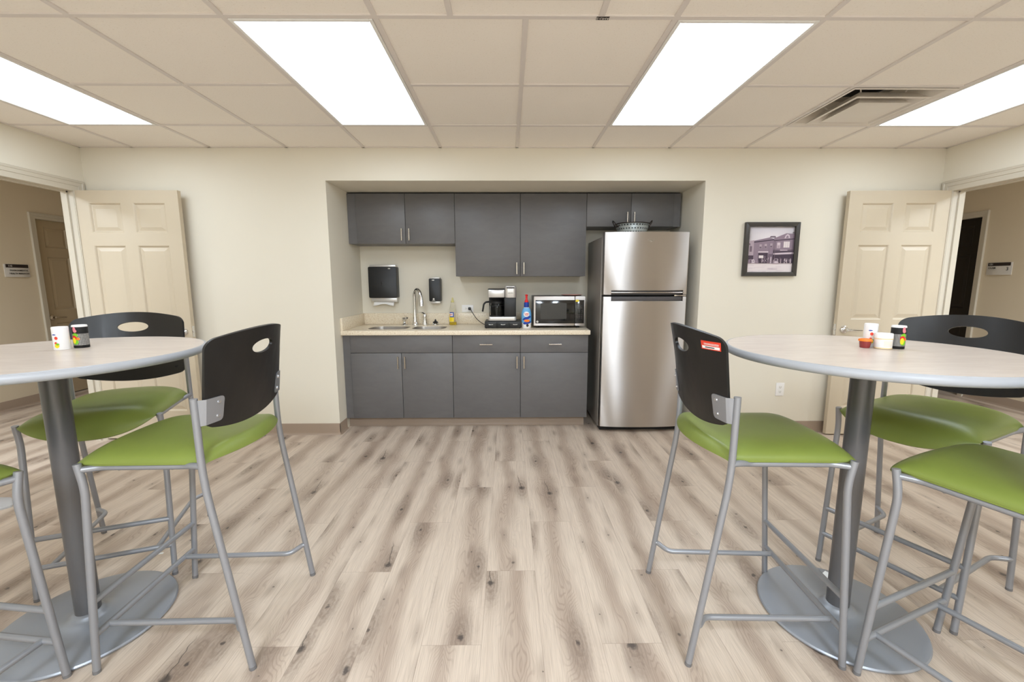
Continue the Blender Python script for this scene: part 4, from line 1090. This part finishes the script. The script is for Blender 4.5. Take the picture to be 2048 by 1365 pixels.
STOOLS = [(.892, -2.062, -2, 'green-seated bar stool left of the right table, with a red sticker on its back'),
          (-1.148, -2.054, 181, 'green-seated bar stool right of the left table, its plain black back turned to us'),
          (-1.835, -1.632, -70, 'green-seated bar stool behind the left table, in front of the left door'),
          (1.814, -1.842, 205.3, 'green-seated bar stool behind the right table, in front of the right door'),
          (1.495, -2.490, 111, 'green-seated bar stool in the right foreground, its backrest out of view'),
          (-1.761, -2.541, 83, 'bar stool at the left edge of the view, only its legs and seat corner showing')]
for i, (x, y, a, lab) in enumerate(STOOLS):
    o = stool0 if i == 0 else copy_tree(stool0)
    o.location = (x, y, 0); o.rotation_euler = (0, 0, R(a)); o['label'] = lab
# asset sticker on the first stool
m = MB()
def st(ya, yb, za, zb, off, mi):
    def bk(y, z):
        n_ = Vector((-1, (bx_(y+.001, z)-bx_(y-.001, z))/.002, (bx_(y, z+.001)-bx_(y, z-.001))/.002)).normalized()
        return Vector((bx_(y, z), y, z))+n_*(.0113+off)
    m.grid([[bk(y, z) for z in (za, (za+zb)/2, zb)] for y in (ya+(yb-ya)*k/8 for k in range(9))], mi=mi)
st(-.212, -.138, 1.100, 1.128, .0006, 0); st(-.208, -.142, 1.103, 1.112, .0010, 1); st(-.190, -.155, 1.106, 1.109, .0013, 2); st(-.205, -.15, 1.119, 1.1205, .0010, 1); st(-.205, -.15, 1.1155, 1.117, .0010, 1)
WLOC[stool0.name] = Vector((0, 0, 0))
m.build('asset_sticker', [M['redsticker'], M['ceramic'], M['ink']], stool0)

# ------------------------------------------------------------------ things on the tables
TZ = 1.07
def canister(name, label, cat, x, y, r_, h_, body, lid, marks, group=None, weave=False):
    t = thing(name, label, cat, (x, y, TZ), group)
    m = MB(); m.lathe([(0, TZ+.0005), (r_-.001, TZ+.0005), (r_, TZ+.002), (r_, TZ+h_-.006)], (x, y, 0), 32); m.build('canister_body', body, t)
    m = MB(); m.lathe([(r_, TZ+h_-.007), (r_+.0004, TZ+h_-.005), (r_-.001, TZ+h_), (r_-.004, TZ+h_-.001), (0, TZ+h_-.0015)], (x, y, 0), 32); m.build('canister_lid', lid, t)
    if weave:
        m = MB()
        P = [[Vector((x+(r_+.0003)*math.cos(2*math.pi*k/40), y+(r_+.0003)*math.sin(2*math.pi*k/40), TZ+z)) for z in (.011, .056)] for k in range(41)]
        m.grid(P); m.build('woven_label', M['weave'], t)
    m = MB(); mats = []
    for (ang, z, ru, rv, key) in marks:
        if key not in mats: mats.append(key)
        disc(m, (x, y), ang, TZ+z, ru, rv, .0006+.0002*len(mats), mats.index(key), rad=r_, sy=1.0, n=14)
    m.build('printed_marks', [M[k] for k in mats], t)
    return t
WM = [(262, .045, .005, .006, 'redsticker'), (256, .026, .004, .005, 'redsticker'), (262, .016, .007, .008, 'yellow'), (268, .022, .005, .004, 'pgreen'), (250, .058, .006, .002, 'blue')]
fd_ = lambda base: [(base, .072, .005, .010, 'pink'), (base+4, .066, .006, .006, 'pink'), (base+2, .050, .009, .008, 'pgreen'), (base+14, .036, .009, .006, 'orange'), (base-6, .040, .008, .009, 'red'), (base+2, .024, .009, .010, 'pgreen'), (base-8, .030, .006, .012, 'yellow')]
lx = -1.650
canister('canister', 'white fruit-printed canister on the left table', 'canister', -1.676, -1.992, .0235, .086, M['ceramic'], M['ceramic'], [(a+20, z, u, v, k) for a, z, u, v, k in WM], 'canisters on the tables')
canister('canister', 'black woven-pattern canister on the left table', 'canister', -1.650, -1.944, .0228, .088, M['matblack'], M['ceramic'], [(a, z, u, v, k) for a, z, u, v, k in fd_(272)], 'canisters on the tables', True)
canister('canister', 'white fruit-printed canister on the right table, behind the sauce cup', 'canister', 1.386, -1.990, .0215, .089, M['ceramic'], M['ceramic'], [(a-22, z+.006, u, v, k) for a, z, u, v, k in WM], 'canisters on the tables')
canister('canister', 'black woven-pattern canister on the right table', 'canister', 1.449, -2.038, .0222, .086, M['matblack'], M['ceramic'], [(a, z, u, v, k) for a, z, u, v, k in fd_(268)], 'canisters on the tables', True)
x, y = 1.393, -2.042
t = thing('jar', 'small white screw-top jar with a cream band on the right table', 'jar', (x, y, TZ))
m = MB(); m.lathe([(0, TZ+.0005), (0.0244, TZ+.0005), (0.0265, TZ+.004), (0.0265, TZ+.036), (0.0252, TZ+.037)], (x, y, 0), 32); m.build('jar_body', M['ceramic'], t)
m = MB(); m.lathe([(0.0265, TZ+.036), (0.0274, TZ+.0365), (0.0274, TZ+.040), (0.0261, TZ+.041)], (x, y, 0), 32); m.build('cream_band', M['cream'], t)
m = MB(); m.lathe([(0.0252, TZ+.001), (0.0266, TZ+.002), (0.0271, TZ+.006), (0.0266, TZ+.0065)], (x, y, 0), 32); m.build('base_ring', M['cream'], t)
m = MB(); m.lathe([(0.0257, TZ+.040), (0.0271, TZ+.0405), (0.0268, TZ+.056), (0.0252, TZ+.0585), (0, TZ+.059)], (x, y, 0), 32); m.build('jar_lid', M['ceramic'], t)
m = MB()
for z in (.013, .018, .023, .028): wrap(m, (x, y), .0268, 232, 296, TZ+z, TZ+z+.0018)
m.build('label_print', M['cream'], t)
x, y = 1.347, -2.016
t = thing('sauce_cup', 'small clear cup of dark red sauce with an orange lid on the right table', 'sauce cup', (x, y, TZ))
m = MB(); m.lathe([(0, TZ+.0005), (0.0148, TZ+.0005), (0.0156, TZ+.002), (0.0188, TZ+.026)], (x, y, 0), 28); m.build('cup_body', M['sauce'], t)
m = MB(); m.lathe([(0.0186, TZ+.025), (0.0214, TZ+.0255), (0.0220, TZ+.028), (0.0204, TZ+.033), (0.0160, TZ+.034), (0.0144, TZ+.031), (0, TZ+.031)], (x, y, 0), 28); m.build('cup_lid', M['orange'], t)

# ------------------------------------------------------------------ odds and ends on the floor
poly = [(-3.30, -1.10), (-3.055, -1.10), (-3.03, -1.115), (-2.945, -1.185), (-2.945, -1.20), (-2.965, -1.225), (-3.16, -1.42), (-3.30, -1.42)]
m = MB(); m.prism(poly, .004, .014, 'xy', .002); m.prism([(a*.985-.045, b*.985-.02) for a, b in poly], 0, .004, 'xy')
tag(m.build('floor_plate', mat('pale_grey_plate', (196, 196, 198), .4, metal=.2)), 'pale grey flat metal plate on the floor at the left edge', 'floor plate')
m = MB(); m.prism([(1.405, -1.905), (1.44, -1.87), (1.428, -1.845), (1.388, -1.872)], .0215, .0235, 'xy'); tag(m.build('paper_slip', M['paper']), 'white paper slip lying on the right table base behind its column', 'paper slip')
m = MB(); m.prism([(-1.712, -1.655), (-1.695, -1.650), (-1.698, -1.640), (-1.715, -1.643)], 0, .002, 'xy'); tag(m.build('paper_scrap', M['paper']), 'tiny white paper scrap on the floor behind the left table', 'paper scrap')

# ------------------------------------------------------------------ world, camera, view
w = bpy.data.worlds.new('room_world'); SC.world = w; w.use_nodes = True
w.node_tree.nodes['Background'].inputs[0].default_value = (.05, .048, .045, 1)
pi_, ya, ro, D, h = .13906, .00967, -.00195, 3.6014, 1.3215
F = Vector((math.sin(ya)*math.cos(pi_), math.cos(ya)*math.cos(pi_), -math.sin(pi_)))
R0 = Vector((math.cos(ya), -math.sin(ya), 0)); U0 = Vector((math.sin(ya)*math.sin(pi_), math.cos(ya)*math.sin(pi_), math.cos(pi_)))
Rv = R0*math.cos(ro)+U0*math.sin(ro); Uv = U0*math.cos(ro)-R0*math.sin(ro)
cd = bpy.data.cameras.new('camera'); cam = bpy.data.objects.new('camera', cd); COL.objects.link(cam)
cd.sensor_fit = 'HORIZONTAL'; cd.sensor_width = 36; cd.lens = 856.57*36/2048; cd.clip_start = .05
mw = Matrix((( Rv.x, Uv.x, -F.x, 0), (Rv.y, Uv.y, -F.y, -D), (Rv.z, Uv.z, -F.z, h), (0, 0, 0, 1)))
cam.matrix_world = mw
SC.camera = cam
SC.view_settings.view_transform = 'Standard'; SC.view_settings.look = 'None'; SC.view_settings.gamma = 1; SC.view_settings.use_curve_mapping = False
SC.view_settings.exposure = -0.38
SC.cycles.max_bounces = 10; SC.cycles.diffuse_bounces = 6; SC.cycles.glossy_bounces = 5; SC.cycles.transmission_bounces = 8
SC.cycles.use_denoising = True
SC.cycles.sample_clamp_indirect = 6
